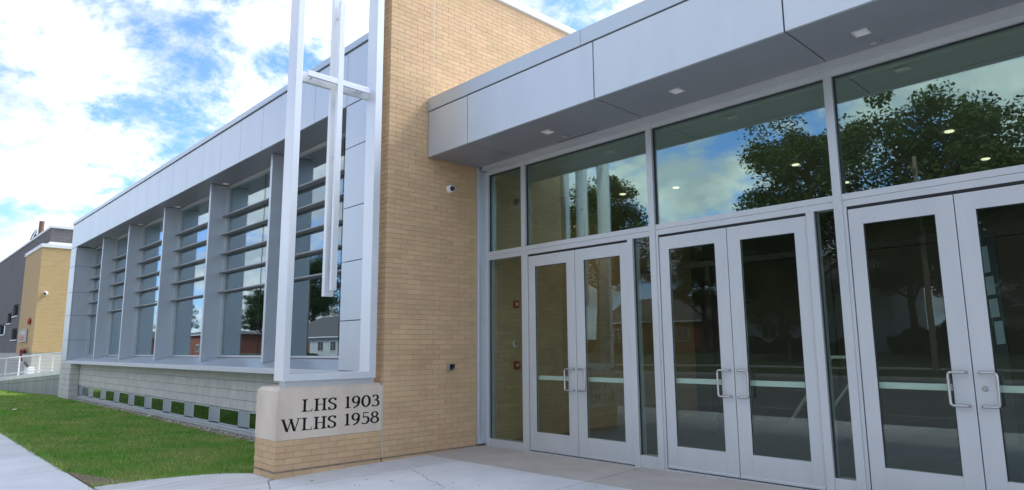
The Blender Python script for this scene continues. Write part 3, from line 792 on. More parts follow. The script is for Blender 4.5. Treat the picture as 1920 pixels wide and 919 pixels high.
t = thing('card_reader', 'small grey wall unit between the two fire alarms', 'wall unit', (XF, 7.82, 1.57))
obj('box', B(XF+0.001, XF+0.035, 7.79, 7.85, 1.52, 1.63), 'white_plastic', parent=t, bevel=0.004)
obj('slot', B(XF+0.0352, XF+0.037, 7.815, 7.835, 1.55, 1.61), 'black', parent=t)

# wall fittings on the brick
def dome_camera(p, label, look, s=1.0):
    t = thing('security_camera', label, 'camera', p)
    M = Matrix.Translation(p) @ Matrix.Rotation(math.radians(90), 4, 'Y')
    obj('base_plate', MB().lathe([(0.062*s, 0.0), (0.062*s, 0.022*s), (0.056*s, 0.028*s)], M, 24), 'white_plastic', parent=t, smooth=False)
    M2 = Matrix.Translation(Vector(p)+Vector((0.05*s, 0.0, 0))) @ Vector(look).to_track_quat('Z', 'Y').to_matrix().to_4x4()
    ball = [(0.06*s*math.sin(a), -0.06*s*math.cos(a)) for a in np.linspace(0.02, math.pi*0.80, 14)]
    bo = obj('ball_housing', MB().lathe(ball, M2, 24), 'white_plastic', parent=t, smooth=True)
    M3 = M2 @ Matrix.Translation((0, 0, 0.046*s))
    obj('lens_ring', MB().lathe([(0.038*s, -0.01*s), (0.038*s, 0.004*s), (0.026*s, 0.009*s), (0.012*s, 0.004*s), (0.001, 0.006*s)], M3, 20), 'black', parent=bo, smooth=False)
dome_camera((XF, 6.42, 4.02), 'white ball security camera on the brick wall under the canopy', (0.62, -0.28, -0.12), 1.05)
t = thing('door_sensor', 'small grey wall sensor box on the brick wall beside the entrance', 'sensor', (XF, 6.43, 1.22))
obj('housing', MB().prism([(XF+0.001, 1.275), (XF+0.085, 1.275), (XF+0.075, 1.185), (XF+0.001, 1.165)], 'y', 6.375, 6.485), 'grey_plastic', parent=t, bevel=0.006)
obj('face_plate', MB().prism([(XF+0.0855, 1.268), (XF+0.09, 1.268), (XF+0.081, 1.19), (XF+0.0765, 1.19)], 'y', 6.384, 6.476), 'black', parent=t)
obj('indicator', MB().lathe([(0.006, 0), (0.006, 0.004), (0.001, 0.005)], Matrix.Translation((XF+0.085, 6.455, 1.205)) @ Matrix.Rotation(math.radians(90), 4, 'Y'), 10), 'white_plastic', parent=t)

# ================================================================== WINDOW WING
wg = thing('school_wing', 'long grey metal clad wing with tall finned windows over a low block wall', 'building', (-19, 5.6, -0.2))
XL, XRW = -30.35, -8.68
PL, PR = -29.45, -9.39
ZS, ZF, ZCT = 5.457, 6.392, 6.512
NT, NB = 1.178, 1.076
GB, GT = 1.362, 5.39
fins = [-26.45, -23.2, -19.66, -16.16, -12.76]
obj('fascia_backing', B(XL+0.03, XRW-0.01, YW+0.03, YW+0.06, ZS+0.02, ZF+0.05), 'joint', parent=wg)
xj = [XRW, PR]
while xj[-1] - 1.112 > XL + 0.4: xj.append(xj[-1]-1.112)
xj.append(XL)
for a, b in zip(xj[1:], xj):
    obj('fascia_panel', B(a+0.005, b-0.005, YW, YW+0.04, ZS, ZF-0.02), 'panel', parent=wg, bevel=0.003)
obj('coping', B(XL-0.02, XRW+0.01, YW-0.025, YW+0.35, ZF+0.002, ZCT), 'canopy_coping', parent=wg, bevel=0.006)
obj('roof', B(XL, XRW, YW+0.35, 22, ZF-0.3, ZCT-0.02), 'coping_white', parent=wg)
jf = [PL]+fins+[PR]
for a, b in zip(jf, jf[1:]):
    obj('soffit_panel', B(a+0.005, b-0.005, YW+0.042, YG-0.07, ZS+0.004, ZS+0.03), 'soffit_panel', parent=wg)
# end piers
zj = [NT-0.0, 1.94, 2.86, 3.727, 4.715, ZS-0.012]
for k, (a, b) in enumerate(zip(zj, zj[1:])):
    obj('pier_panel', B(PR, XRW, YW, YW+0.04, a+0.006, b-0.006), 'panel', parent=wg, bevel=0.003)
    obj('pier_panel', B(PR+0.001, PR+0.035, YW+0.045, YG, a+0.006, b-0.006), 'panel', parent=wg)
    obj('pier_panel', B(XL, PL, YW, YW+0.04, a+0.006, b-0.006), 'panel', parent=wg, bevel=0.003)
    obj('pier_panel', B(PL-0.035, PL-0.001, YW+0.045, YG, a+0.006, b-0.006), 'panel', parent=wg)
obj('pier_backing', B(XL+0.03, PL-0.04, YW+0.045, 14, NT-0.1, ZS+0.3), 'joint', parent=wg)
obj('pier_backing', B(PR+0.04, XRW-0.02, YW+0.045, 14, NT-0.1, ZS+0.3), 'joint', parent=wg)
# fins
for x in fins:
    mb = MB().prism([(5.505, ZS), (YG+0.02, ZS), (YG+0.02, GB-0.03), (5.505, NT+0.075)], 'x', x-0.09, x)
    obj('fin', mb, 'panel', parent=wg, bevel=0.004)
# sill with sloped top and nose
mb = MB().prism([(YW, NB), (YW, NT), (YG+0.05, GB), (YG+0.05, NB)], 'x', PL+0.0, PR-0.0)
obj('sill', mb, 'panel', parent=wg, bevel=0.005)
obj('sill', B(XL, PL-0.003, YW-0.004, YB+0.05, NB, NT-0.004), 'panel', parent=wg)
obj('sill', B(PR+0.003, XRW, YW-0.004, YB+0.05, NB, NT-0.004), 'panel', parent=wg)
# windows
lz = [2.872, 3.336, 3.785, 4.25, 4.70]
for k, (a, b) in enumerate(zip(jf, jf[1:])):
    l_, r_ = (a, b-0.09) if k < 5 else (a, b)
    e = 0.045
    w = MB().box(l_, l_+e, YG-0.06, YG+0.06, GB, GT).box(r_-e, r_, YG-0.06, YG+0.06, GB, GT).box(l_, r_, YG-0.06, YG+0.06, GT, ZS).box(l_+e, r_-e, YG-0.05, YG+0.06, GB-0.01, GB+0.03)
    win = obj('window', w, 'aluminium', parent=wg)
    win['label'] = 'tall window with five sunshade blades'
    xm = l_ + (r_-l_)*0.62
    obj('pane', B(l_+e, xm-0.006, YG, YG+0.012, GB+0.03, GT), 'clear_glass', parent=win)
    obj('pane', B(xm+0.006, r_-e, YG, YG+0.012, GB+0.03, GT), 'clear_glass', parent=win)
    obj('glazing_joint', B(xm-0.006, xm+0.006, YG-0.004, YG+0.014, GB+0.03, GT), 'gasket', parent=win)
    for z in lz:
        bm_ = MB().prism([(YG-0.155, z+0.012), (YG-0.155, z-0.012), (YG-0.062, z-0.022), (YG-0.012, z-0.022), (YG-0.012, z+0.022)], 'x', l_+0.003, r_-0.003)
        obj('sunshade_blade', bm_, 'dark_louvre', parent=win)
# soffit lights of the wing
for k, x in enumerate(jf[:-1]):
    o = obj('soffit_light', MB().lathe([(0.075, 0.004), (0.075, -0.006), (0.06, -0.008), (0.001, -0.008)], Matrix.Translation((x+0.22, 5.76, ZS+0.004)), 18), 'lamp_lens', parent=None)
    nmz = ['first', 'second', 'third', 'fourth', 'fifth', 'sixth'][k]
    tag(o, 'small round soffit light over the %s tall window from the far end of the wing' % nmz, 'light', 'soffit lights over the tall windows')
# room behind the windows
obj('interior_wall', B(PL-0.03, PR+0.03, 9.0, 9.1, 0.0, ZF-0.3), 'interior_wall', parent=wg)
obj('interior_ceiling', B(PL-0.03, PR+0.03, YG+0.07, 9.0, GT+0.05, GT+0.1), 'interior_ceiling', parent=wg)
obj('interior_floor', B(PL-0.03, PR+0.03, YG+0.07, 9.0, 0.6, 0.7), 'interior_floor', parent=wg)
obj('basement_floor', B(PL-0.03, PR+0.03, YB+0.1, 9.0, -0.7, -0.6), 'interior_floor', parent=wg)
# block wall
zb0, bh, bw = 0.306, 0.1925, 0.405
obj('block_core', B(PL+0.05, XRW, YB+0.012, YB+0.30, 0.31, NB), 'block_mortar', parent=wg)
BLK = {}
def block(x0, x1, yf, z0, z1, parent, depth=0.1, axis='y'):
    dx, dz = round(x1-x0, 3), round(z1-z0, 3)
    key = (dx, dz, depth, axis)
    if key not in BLK:
        if axis == 'y': mb = B(0, dx, 0, depth, 0, dz)
        else: mb = B(-depth, 0, 0, dx, 0, dz)
        BLK[key] = mb.mesh('block'); BLK[key].materials.append(MATS['block'])
    return obj('block', BLK[key], None, parent=parent, loc=(x0, yf, z0) if axis == 'y' else (yf, x0, z0))
gj = 0.010
for i in range(4):
    z0_, z1_ = zb0 + i*bh, min(zb0+(i+1)*bh, NB)
    x = -28.57
    while x < XRW:
        x0_, x1_ = max(x, -28.57), min(x+bw, XRW)
        if x1_-x0_ > 0.05: block(x0_+gj/2, x1_-gj/2, YB, z0_+gj/2, z1_-gj/2, wg)
        x += bw
# pier of block under the far metal pier, with its return
PX = -28.58
obj('block_core', B(XL+0.012, PX-0.012, YW+0.018, 9, -0.5, NB), 'block_mortar', parent=wg)
for i in range(8):
    z0_ = NB-(i+1)*bh; z1_ = z0_+bh
    off = 0
    x = XL - off
    while x < PX:
        x0_, x1_ = max(x, XL), min(x+bw, PX)
        if x1_-x0_ > 0.06: block(x0_+gj/2, x1_-gj/2, YW+0.006, z0_+gj/2, z1_-gj/2, wg)
        x += bw
    block(YW+0.112, YB-0.002, PX, z0_+gj/2, z1_-gj/2, wg, axis='x')
# low windows in a metal band
obj('band_backing', B(PX+0.02, XRW, YB+0.10, YB+0.13, -0.5, 0.30), 'joint', parent=wg)
lw = [(-27.95, -26.98), (-26.29, -25.32), (-24.60, -23.66), (-22.99, -22.05), (-21.39, -20.46), (-19.76, -18.84), (-18.15, -17.21), (-16.52, -15.60), (-14.91, -13.96), (-13.34, -12.40), (-11.72, -10.78), (-10.11, -9.17)]
prev = PX+0.003
for k, (a, b) in enumerate(lw):
    a -= 0.03; b += 0.03
    obj('metal_panel', B(prev+0.004, a-0.035, YB+0.02, YB+0.06, -0.022, 0.298), 'band_metal', parent=wg)
    f = MB().box(a-0.032, a, YB+0.005, YB+0.07, -0.025, 0.298).box(b, b+0.032, YB+0.005, YB+0.07, -0.025, 0.298).box(a, b, YB+0.005, YB+0.07, 0.27, 0.298).box(a, b, YB+0.005, YB+0.07, -0.05, -0.022)
    wn = obj('low_window', f, 'aluminium', parent=wg)
    obj('pane', B(a, b, YB+0.010, YB+0.018, -0.022, 0.27), 'low_glass', parent=wn)
    prev = b+0.033
obj('metal_panel', B(prev+0.002, XRW, YB+0.02, YB+0.06, -0.022, 0.298), 'band_metal', parent=wg)
obj('band_sill', MB().prism([(YB-0.03, -0.09), (YB-0.03, -0.075), (YB+0.04, -0.052), (YB+0.09, -0.052), (YB+0.09, -0.09)], 'x', PX+0.002, XRW), 'aluminium', parent=wg)
obj('band_base', B(PX+0.002, XRW, YB-0.012, YB+0.09, -0.16, -0.092), 'aluminium', parent=wg)
obj('footing', B(PX+0.002, XRW, YB-0.004, YB+0.09, -0.6, -0.162), 'concrete_wall', parent=wg)
# scrap of paper by the soil strip
o = obj('paper_scrap', MB().add([(-19.36, 5.34, -0.17), (-19.2, 5.33, -0.165), (-19.18, 5.43, -0.10), (-19.33, 5.44, -0.13), (-19.27, 5.38, -0.135)], [(0, 1, 4), (1, 2, 4), (2, 3, 4), (3, 0, 4)]), 'white_plastic')
tag(o, 'crumpled white paper scrap lying by the low windows', 'litter')
o = obj('paper_scrap', MB().add([(-23.45, 3.0, -0.10), (-23.25, 3.0, -0.09), (-23.25, 3.12, -0.07), (-23.43, 3.12, -0.09), (-23.35, 3.06, -0.055)], [(0, 1, 4), (1, 2, 4), (2, 3, 4), (3, 0, 4)]), 'sealant')
tag(o, 'pale leaf lying on the far left of the lawn', 'litter')

# ================================================================== RAMP, RAILING, FAR BUILDINGS
rp = thing('ramp', 'concrete access ramp sloping down from the far end of the wing', 'ramp', (-38, 5.6, -0.4))
def rz(x, zr, zl): return zl + (zr-zl)*(x+47.5)/(47.5-31.05)
xr_, xl_ = XL-0.01, -62.0
def ramp_prism(y0_, y1_, top, bot, x0_=xl_, x1_=xr_):
    mb = MB()
    P = [(x0_, top(x0_)), (x1_, top(x1_)), (x1_, bot(x1_)), (x0_, bot(x0_))]
    return mb.prism(P, 'y', y0_, y1_)
obj('wall', ramp_prism(5.42, 5.60, lambda x: rz(x, 0.474, -0.28), lambda x: -1.3), 'concrete_wall', parent=rp)
obj('drip_edge', ramp_prism(5.405, 5.60, lambda x: rz(x, 0.64, -0.10), lambda x: rz(x, 0.478, -0.276)), 'concrete_wall', parent=rp)
obj('kerb', ramp_prism(5.395, 5.60, lambda x: rz(x, 0.80, 0.10), lambda x: rz(x, 0.642, -0.098)), 'concrete', parent=rp)
obj('deck', ramp_prism(5.60, 7.0, lambda x: rz(x, 0.70, 0.0), lambda x: -1.3), 'concrete', parent=rp)
rl = thing('railing', 'white metal railing along the edge of the ramp', 'railing', (-38, 5.5, 0.5))
top = lambda x: rz(x, 1.477, 1.15)
obj('top_rail', MB().tube([(xr_, 5.5, top(xr_)), (xl_, 5.5, top(xl_))], 0.034, 10), 'coping_white', parent=rl, smooth=True)
obj('bottom_rail', MB().tube([(xr_, 5.5, rz(xr_, 0.90, 0.26)), (xl_, 5.5, rz(xl_, 0.90, 0.26))], 0.022, 8), 'coping_white', parent=rl, smooth=True)
for x in (-30.45, -33.4, -36.4, -42.0, -46.5, -51.0, -56.0):
    obj('post', B(x-0.035, x+0.035, 5.47, 5.53, rz(x, 0.80, 0.10)-0.02, top(x)), 'coping_white', parent=rl)

an = thing('annex_building', 'far tan and dark brick building beyond the ramp', 'building', (-50, 8, -0.6))
tx0, tx1, ty = -50.6, -45.0, 6.40
obj('tan_wall', B(tx0, tx1, ty, 16, 1.46, 7.36), 'far_tan_brick', parent=an)
obj('tan_coping', B(tx0-0.05, tx1+0.06, ty-0.06, 16, 7.36, 7.56), 'coping_white', parent=an, bevel=0.01)
obj('block_base', B(-80, tx1-0.02, ty+0.03, 16, -1.2, 1.455), 'far_block', parent=an)
obj('roof_kerb', B(-46.2, -45.45, 6.78, 16, 7.57, 7.76), 'coping_white', parent=an)
dx1, dy = -45.62, 6.84
dzr = 8.60
wins = [(-57.2, -55.0, 3.93, 4.72), (-59.6, -57.6, 3.51, 4.23), (-63.4, -60.4, 2.79, 3.53), (-56.8, -54.4, 2.33, 3.09), (-66.5, -64.2, 3.6, 4.6)]
# dark wall built round its window openings
xs_ = sorted({-80.0, dx1, *[w[0] for w in wins], *[w[1] for w in wins]}); zs_ = sorted({1.46, dzr, *[w[2] for w in wins], *[w[3] for w in wins]})
mb = MB()
for a, b in zip(xs_, xs_[1:]):
    run = None
    for c0, c1 in zip(zs_, zs_[1:]):
        hole = any(w[0] <= a and b <= w[1] and w[2] <= c0 and c1 <= w[3] for w in wins)
        if not hole: run = (run[0], c1) if run else (c0, c1)
        if (hole or c1 == dzr) and run:
            mb.box(a, b, dy, dy+0.3, run[0], run[1]); run = None
obj('dark_wall', mb, 'far_dark_brick', parent=an)
obj('dark_wall', B(dx1-0.3, dx1-0.001, dy+0.3, 16, 7.4, dzr), 'far_dark_brick', parent=an)
obj('dark_coping', B(-80, dx1+0.05, dy-0.06, 16, dzr, dzr+0.14), 'coping_white', parent=an, bevel=0.01)
obj('room_backing', B(-79, tx0-0.1, dy+2.0, dy+2.1, 1.0, dzr-0.1), 'interior_wall', parent=an)
for a, b, c0, c1 in wins:
    w = obj('window', B(a, a+0.08, dy+0.12, dy+0.2, c0, c1).box(b-0.08, b, dy+0.12, dy+0.2, c0, c1).box(a+0.08, b-0.08, dy+0.12, dy+0.2, c1-0.08, c1), 'charcoal', parent=an)
    obj('pane', B(a+0.08, b-0.08, dy+0.15, dy+0.16, c0, c1-0.08), 'house_glass', parent=w)
    obj('window_sill', B(a-0.08, b+0.08, dy-0.06, dy+0.12, c0-0.07, c0-0.002), 'coping_white', parent=w)
an2 = thing('wall_sign', 'small grey and red square sign on the far tan brick wall', 'sign', (-48, ty, 2.43))
obj('board', B(-49.5, -46.9, ty-0.08, ty-0.01, 2.08, 2.82), 'grey_plastic', parent=an2)
obj('emblem', MB().prism([(-49.2, 2.2), (-47.9, 2.16), (-47.6, 2.36), (-48.3, 2.5), (-49.1, 2.45)], 'y', ty-0.085, ty-0.081), 'red_paint', parent=an2)
obj('emblem', MB().prism([(-48.9, 2.55), (-47.5, 2.5), (-47.3, 2.68), (-48.6, 2.74)], 'y', ty-0.086, ty-0.081), 'block', parent=an2)
ab = thing('alarm_bell', 'red alarm bell on the far tan brick wall above the sign', 'alarm bell', (-46.4, ty, 3.22))
obj('gong', MB().lathe([(0.02, 0.16), (0.14, 0.15), (0.19, 0.10), (0.20, 0.05), (0.12, 0.05)], Matrix.Translation((-46.4, ty, 3.24)) @ Matrix.Rotation(math.radians(90), 4, 'X'), 18), 'red_paint', parent=ab, smooth=True)
obj('back_box', B(-46.75, -46.55, ty-0.12, ty-0.002, 3.1, 3.3), 'red_paint', parent=ab)
fp = thing('standpipe', 'red capped standpipe at the foot of the far tan brick wall', 'pipe', (-46.5, ty, 1.4))
obj('pipe', MB().tube([(-47.2, ty-0.15, 1.0), (-47.2, ty-0.2, 1.55), (-46.9, ty-0.22, 1.68), (-46.3, ty-0.2, 1.68), (-46.0, ty-0.2, 1.55)], 0.07, 8), 'red_paint', parent=fp)
obj('cap', MB().tube([(-46.0, ty-0.2, 1.6), (-46.0, ty-0.2, 1.42)], 0.1, 10), 'black', parent=fp)
dome_camera((tx1+0.002, 6.75, 4.75), 'small white security camera on the far tan brick wall', (0.7, -0.5, -0.2), 1.9)
hy = thing('utility_box', 'small pale utility box standing behind the ramp railing', 'box', (-43.5, 6.3, -0.2))
obj('body', B(-44.3, -43.3, 6.05, 6.35, -0.6, 0.72), 'siding', parent=hy, bevel=0.03)
obj('spout', MB().tube([(-43.6, 6.1, 0.7), (-43.6, 6.0, 0.9), (-43.3, 5.9, 0.95)], 0.06, 8), 'charcoal', parent=hy)
ant = thing('roof_antenna', 'rusty pole with a dark wire aerial on the far dark roof', 'antenna', (-52.6, 7.3, 8.7))
obj('mast', MB().tube([(-53.0, 7.3, 8.7), (-52.85, 7.3, 9.2), (-52.6, 7.3, 9.32), (-52.5, 7.3, 10.05)], [0.10, 0.11, 0.15, 0.15], 10), 'rust', parent=ant)
mb = MB()
for r, zc in ((0.75, 9.45), (0.5, 9.45)):
    mb.tube([(-55.4+r*1.3*math.cos(a), 7.3+0.1*math.sin(a), zc+0.55*r*math.sin(a)) for a in np.linspace(0, 6.283, 22)], 0.022, 5)
mb.tube([(-56.2, 7.3, 9.3), (-52.9, 7.3, 9.3)], 0.03, 5).tube([(-55.0, 7.3, 8.7), (-54.6, 7.3, 9.4)], 0.09, 6)
obj('aerial', mb, 'charcoal', parent=ant)

# ================================================================== ACROSS THE ROAD (seen in the glass)
def make_tree(h, spread, seed, nleaf, leafsize, m='leaf'):
    r = random.Random(seed); tr = MB(); limbs = []
    trunk_h = h*0.30
    tr.tube([(0, 0, -0.4), (0.05, 0, trunk_h*0.5), (0.0, 0.1, trunk_h), (0.1, 0.15, h*0.62), (0.1, 0.1, h*0.85)], [h*0.028, h*0.022, h*0.019, h*0.010, h*0.003], 9)
    clumps = []
    for i in range(15):
        a = i*2.399 + r.uniform(-.4, .4); z0 = trunk_h + (h*0.55)*(i/15.0)
        el_ = r.uniform(0.25, 0.9); ln = spread*r.uniform(0.6, 1.0)*(1-0.45*(i/15.0))
        p0 = Vector((0.05, 0.1, z0)); p2 = p0 + Vector((math.cos(a)*ln, math.sin(a)*ln, ln*el_)); p1 = (p0+p2)/2 + Vector((0, 0, ln*0.12))
        tr.tube([p0, p1, p2], [h*0.009, h*0.006, h*0.002], 6)
        for q in (p2, p1, p1.lerp(p2, 0.5)):
            for _ in range(3):
                clumps.append((q + Vector((r.gauss(0, 1), r.gauss(0, 1), r.gauss(0, .8)))*spread*0.17, spread*r.uniform(0.13, 0.27)))
    for _ in range(8): clumps.append((Vector((r.gauss(0, spread*.25), r.gauss(0, spread*.25), h*r.uniform(.78, .96))), spread*r.uniform(.14, .24)))
    lv = MB(); V = lv.v; F = lv.f; per = max(1, nleaf//len(clumps))
    for c_, rad in clumps:
        for _ in range(per):
            d = Vector((r.gauss(0, 1), r.gauss(0, 1), r.gauss(0, 1))); d.normalize(); d *= rad*r.random()**0.4
            d.z *= 0.75; p = c_ + d; s_ = leafsize*r.uniform(0.35, 1.35)
            u = Vector((r.gauss(0, 1), r.gauss(0, 1), r.gauss(0, 0.6))).normalized(); w_ = u.cross(Vector((r.gauss(0, 1), r.gauss(0, 1), r.gauss(0, 1)))).normalized()
            k = len(V)
            V.extend([tuple(p-u*s_), tuple(p+w_*s_*0.5), tuple(p+u*s_), tuple(p-w_*s_*0.5)]); F.append((k, k+1, k+2, k+3))
    me1, me2 = tr.mesh('trunk'), lv.mesh('crown')
    me1.materials.append(MATS['bark']); me2.materials.append(MATS[m])
    return me1, me2
TREES = [make_tree(17, 6.2, 3, 42000, 0.135), make_tree(15, 5.2, 11, 36000, 0.135), make_tree(9, 4.4, 5, 22000, 0.12, 'leaf_light')]
def plant(kind, x, y, z, rot, s, label, group='street trees across the road'):
    t = thing('tree', label, 'tree', (x, y, z), group); t.rotation_euler.z = rot; t.scale = (s, s, s)
    for nm, me in zip(('trunk', 'crown'), TREES[kind]):
        o = bpy.data.objects.new(nm, me); COL.objects.link(o); o.parent = t
    return t
plant(0, -18.6, -33, 0.5, 0.4, 1.04, 'large leafy tree reflected in the right half of the middle transom glass')
plant(1, -9.6, -31.5, 0.4, 2.0, 1.12, 'large leafy tree reflected in the right transom glass')
plant(1, -37.6, -32.5, 0.5, 4.4, 1.10, 'leafy tree reflected in the transom glass nearest the brick wall')
plant(2, -27.5, -44.0, 1.0, 1.1, 1.25, 'low tree reflected along the foot of the middle transom')
plant(1, -2.6, -36.0, 0.8, 5.2, 0.85, 'tree reflected at the right edge of the right transom')
plant(2, -20.0, -31.0, 0.4, 0.3, 0.62, 'small young tree reflected in the middle doors')
plant(2, -9.5, -38.0, 0.9, 3.3, 0.95, 'small pale tree reflected in the right doors')
plant(1, -30.5, -38, 0.9, 3.0, 0.72, 'bushy tree reflected beside the middle doors')
plant(0, -113, -46, 0.6, 1.3, 1.10, 'big dark tree behind the white house reflected in the nearest tall window')
plant(1, -111, -36, 0.6, 2.2, 0.80, 'tree reflected in the fifth tall window')
plant(1, -150, -52, 0.6, 0.2, 0.9, 'tree reflected in the fourth tall window')
plant(0, -196, -48, 0.6, 0.9, 0.9, 'tree reflected in the third tall window')
plant(1, -124, -47, 0.8, 0.7, 1.1, 'second tree beyond the white house reflected in the nearest tall window')
plant(0, 8, -34, 0.6, 1.9, 0.95, 'large tree across the road right of the picture')

# hedges
def hedge(x0, x1, y, z, h, label, seed):
    r = random.Random(seed); lv = MB()
    for _ in range(int((x1-x0)*900)):
        x = r.uniform(x0, x1); hh = h*(0.75+0.25*math.sin(x*1.9+seed)*math.sin(x*0.7)); p = Vector((x, y+r.uniform(-.8, .8), z+hh*r.random()**0.6)); s_ = 0.11*r.uniform(.6, 1.4)
        u = Vector((r.gauss(0, 1), r.gauss(0, 1), r.gauss(0, 1))).normalized(); w_ = u.cross(Vector((r.gauss(0, 1), r.gauss(0, 1), r.gauss(0, 1)))).normalized()
        lv.add([p-u*s_, p+w_*s_*.6, p+u*s_, p-w_*s_*.6], [(0, 1, 2, 3)])
    o = obj('hedge', lv, 'leaf'); tag(o, label, 'hedge', 'hedges across the road')
plant(1, -15.0, -41, 1.0, 0.9, 0.78, 'dark tree behind the hedge reflected in the right doors')
plant(1, -5.5, -40, 1.0, 2.9, 0.80, 'dark tree reflected in the far right door leaf')
plant(0, -24.5, -40, 1.0, 4.0, 0.62, 'tree before the pale house reflected in the middle doors')
hedge(-26, -17, -37.5, 0.8, 1.7, 'dark hedge reflected in the middle doors', 1)
hedge(-15.5, -2, -37.0, 0.8, 2.4, 'tall dark hedge reflected in the right doors', 2)
hedge(-46, -34, -38.5, 0.9, 1.5, 'dark hedge reflected in the left doors', 3)
hedge(-95, -84, -31.4, 0.2, 1.0, 'low hedge in front of the white house', 4)

def house(x0, x1, y0_, y1_, z0_, eave, ridge, wallm, label, gable=True):
    t = thing('house', label, 'house', ((x0+x1)/2, y1_, z0_))
    obj('wall', B(x0, x1, y0_, y1_, z0_-0.5, eave), wallm, parent=t)
    o_ = 0.5; xm = (x0+x1)/2; ym = (y0_+y1_)/2
    v = [(x0-o_, y0_-o_, eave), (x1+o_, y0_-o_, eave), (x1+o_, y1_+o_, eave), (x0-o_, y1_+o_, eave)]
    rx = 0.0 if gable else (y1_-y0_)/2
    v += [(x0-o_+rx, ym, ridge), (x1+o_-rx, ym, ridge)]
    rf = obj('roof', MB().add(v, [(3, 2, 1, 0), (0, 1, 5, 4), (2, 3, 4, 5), (1, 2, 5), (3, 0, 4)]), 'shingle', parent=t)
    obj('eave_board', B(x0-o_, x1+o_, y1_+o_-0.05, y1_+o_+0.03, eave-0.16, eave-0.002), 'coping_white', parent=rf)
    n = max(2, int((x1-x0)/3.2))
    for i in range(n):
        xc = x0 + (i+0.5)*(x1-x0)/n
        if i == n//2:
            obj('door', B(xc-0.5, xc+0.5, y1_+0.005, y1_+0.06, z0_+0.2, z0_+2.3), 'red_brick', parent=t); continue
        for k in range(2 if eave-z0_ > 5 else 1):
            zc = z0_+1.0+k*2.8
            w = obj('window', B(xc-0.75, xc+0.75, y1_+0.004, y1_+0.05, zc, zc+1.4), 'coping_white', parent=t)
            obj('pane', B(xc-0.65, xc-0.04, y1_+0.051, y1_+0.06, zc+0.1, zc+1.3).box(xc+0.04, xc+0.65, y1_+0.051, y1_+0.06, zc+0.1, zc+1.3), 'charcoal', parent=w)
    return t
house(-29, -17, -52, -43, 1.1, 6.6, 9.6, 'lap_siding', 'two storey pale sided house reflected in the middle doors')
house(-47, -35, -54, -45, 1.1, 4.2, 7.0, 'red_brick', 'low red brick house reflected in the left doors')
house(-13, -2, -55, -46, 1.2, 4.4, 7.2, 'siding_tan', 'low tan house hidden behind the dark hedge across the road')
house(-98, -80, -42, -33.0, 0.3, 3.3, 6.4, 'siding', 'low white house with dark roof reflected in the nearest tall window', gable=False)
house(-152, -128, -44, -34, 0.3, 4.6, 5.6, 'red_brick', 'flat red brick building reflected in the fourth tall window', gable=False)
house(-205, -180, -46, -36, 0.3, 4.6, 6.6, 'red_brick', 'red brick building far down the road reflected in the third tall window', gable=False)

def utility_pole(x, y, h, label):
    t = thing('utility_pole', label, 'pole', (x, y, -0.1), 'utility poles across the road')
    obj('pole', MB().tube([(x, y, -0.3), (x, y, h)], [0.17, 0.11], 9), 'wood_pole', parent=t)
    obj('crossarm', B(x-0.06, x+0.06, y-1.2, y+1.2, h-0.9, h-0.76), 'wood_pole', parent=t)
utility_pole(-77.5, -27, 10.5, 'wooden utility pole reflected in the nearest tall window')
utility_pole(-10.4, -27, 12.0, 'wooden utility pole reflected in the right transom')
def street_lamp(x, y, h, label):
    t = thing('street_lamp', label, 'street lamp', (x, y, -0.1), 'street lamps across the road')
    obj('pole', MB().tube([(x, y, -0.2), (x, y, h-0.6), (x, y+0.3, h-0.1), (x, y+2.2, h)], [0.10, 0.07, 0.055, 0.05], 9), 'aluminium', parent=t)
    obj('lamp_head', B(x-0.14, x+0.14, y+2.0, y+2.9, h-0.06, h+0.08), 'grey_plastic', parent=t, bevel=0.03)
street_lamp(-95.5, -25.4, 11.6, 'street lamp reflected in the fifth tall window')
street_lamp(-126, -25.4, 10.0, 'street lamp reflected in the fourth tall window')
def barrel(x, y, label):
    t = thing('traffic_barrel', label, 'traffic barrel', (x, y, -0.26), 'orange traffic barrels on the road')
    M = Matrix.Translation((x, y, -0.27))
    obj('base', MB().lathe([(0.42, 0), (0.42, 0.08), (0.33, 0.1)], M, 16), 'black', parent=t)
    obj('drum', MB().lathe([(0.31, 0.1), (0.30, 0.5), (0.27, 0.52), (0.26, 0.95), (0.22, 1.02), (0.05, 1.03)], M, 16), 'orange_plastic', parent=t)
    obj('stripe', MB().lathe([(0.315, 0.25), (0.312, 0.40)], M, 16), 'coping_white', parent=t)
    obj('stripe', MB().lathe([(0.283, 0.62), (0.279, 0.76)], M, 16), 'coping_white', parent=t)
barrel(-75, -21, 'orange traffic barrel nearest the white house across the road')
barrel(-92, -21.5, 'orange traffic barrel in the row beyond the white house')
barrel(-108, -22, 'farthest orange traffic barrel along the road')

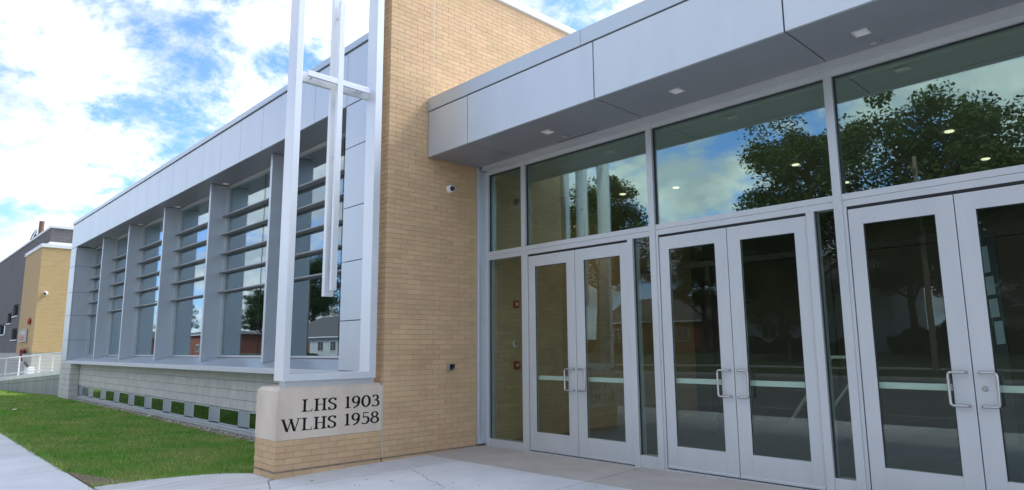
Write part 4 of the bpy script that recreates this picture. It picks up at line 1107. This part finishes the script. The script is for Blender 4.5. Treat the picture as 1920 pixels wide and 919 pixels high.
bf = thing('barrier_fence', 'long low red construction barrier along the far side of the road', 'barrier', (-84, -26.2, -0.1))
for i in range(40):
    xb = -126 + i*2.1
    obj('barrier_section', MB().prism([(-26.5, -0.12), (-26.46, 0.12), (-26.3, 0.28), (-26.26, 0.72), (-26.14, 0.72), (-26.10, 0.28), (-25.94, 0.12), (-25.9, -0.12)], 'x', xb, xb+2.04), 'barrier_red', parent=bf)
rs = thing('road_sign', 'blank orange road works board on a post beside the road', 'road sign', (-71.6, -7.6, -0.27))
obj('post', B(-71.66, -71.54, -7.55, -7.49, -0.27, 3.4), 'steel', parent=rs)
obj('board', MB().prism([(-72.35, 2.9), (-71.6, 2.15), (-70.85, 2.9), (-71.6, 3.65)], 'y', -7.48, -7.45), 'orange_plastic', parent=rs)

nb = thing('notice_sheets', 'white paper notices hanging inside behind the far right door leaf', 'notice', (-1.42, 7.9, 1.6))
for i, (z0_, z1_, dxx) in enumerate(((2.20, 2.47, 0.0), (1.98, 2.17, 0.02), (1.76, 1.95, 0.03), (1.50, 1.73, 0.05))):
    obj('sheet', MB().prism([(-1.50+dxx, z0_), (-1.43+dxx, z0_+0.01), (-1.435+dxx, z1_), (-1.505+dxx, z1_-0.01)], 'y', 7.90, 7.903), 'band_metal', parent=nb)
obj('post', B(-1.53, -1.37, 7.91, 7.96, 0.0, 2.6), 'charcoal', parent=nb)

def crack(pts, zf, label):
    mb = MB(); w = 0.0035
    P = [Vector((x, y, zf(x, y)+0.0022)) for x, y in pts]
    for a, b in zip(P, P[1:]):
        d = (b-a).normalized(); q = Vector((-d.y, d.x, 0))*w
        mb.add([a-q, a+q, b+q, b-q], [(3, 2, 1, 0)])
    tag(obj('crack', mb, 'charcoal', kind='stuff'), label, 'crack')
def wander(x, y, dx, dy, n, sd_):
    r = random.Random(sd_); o = [(x, y)]
    for _ in range(n):
        x += dx + r.uniform(-.035, .035); y += dy + r.uniform(-.035, .035); o.append((x, y))
    return o
crack(wander(-7.35, 5.2, 0.10, -0.03, 12, 1), plaza_z, 'hairline crack across the entrance concrete')
crack(wander(-6.6, 6.1, 0.05, 0.10, 8, 2), plaza_z, 'hairline crack in the slab before the doors')
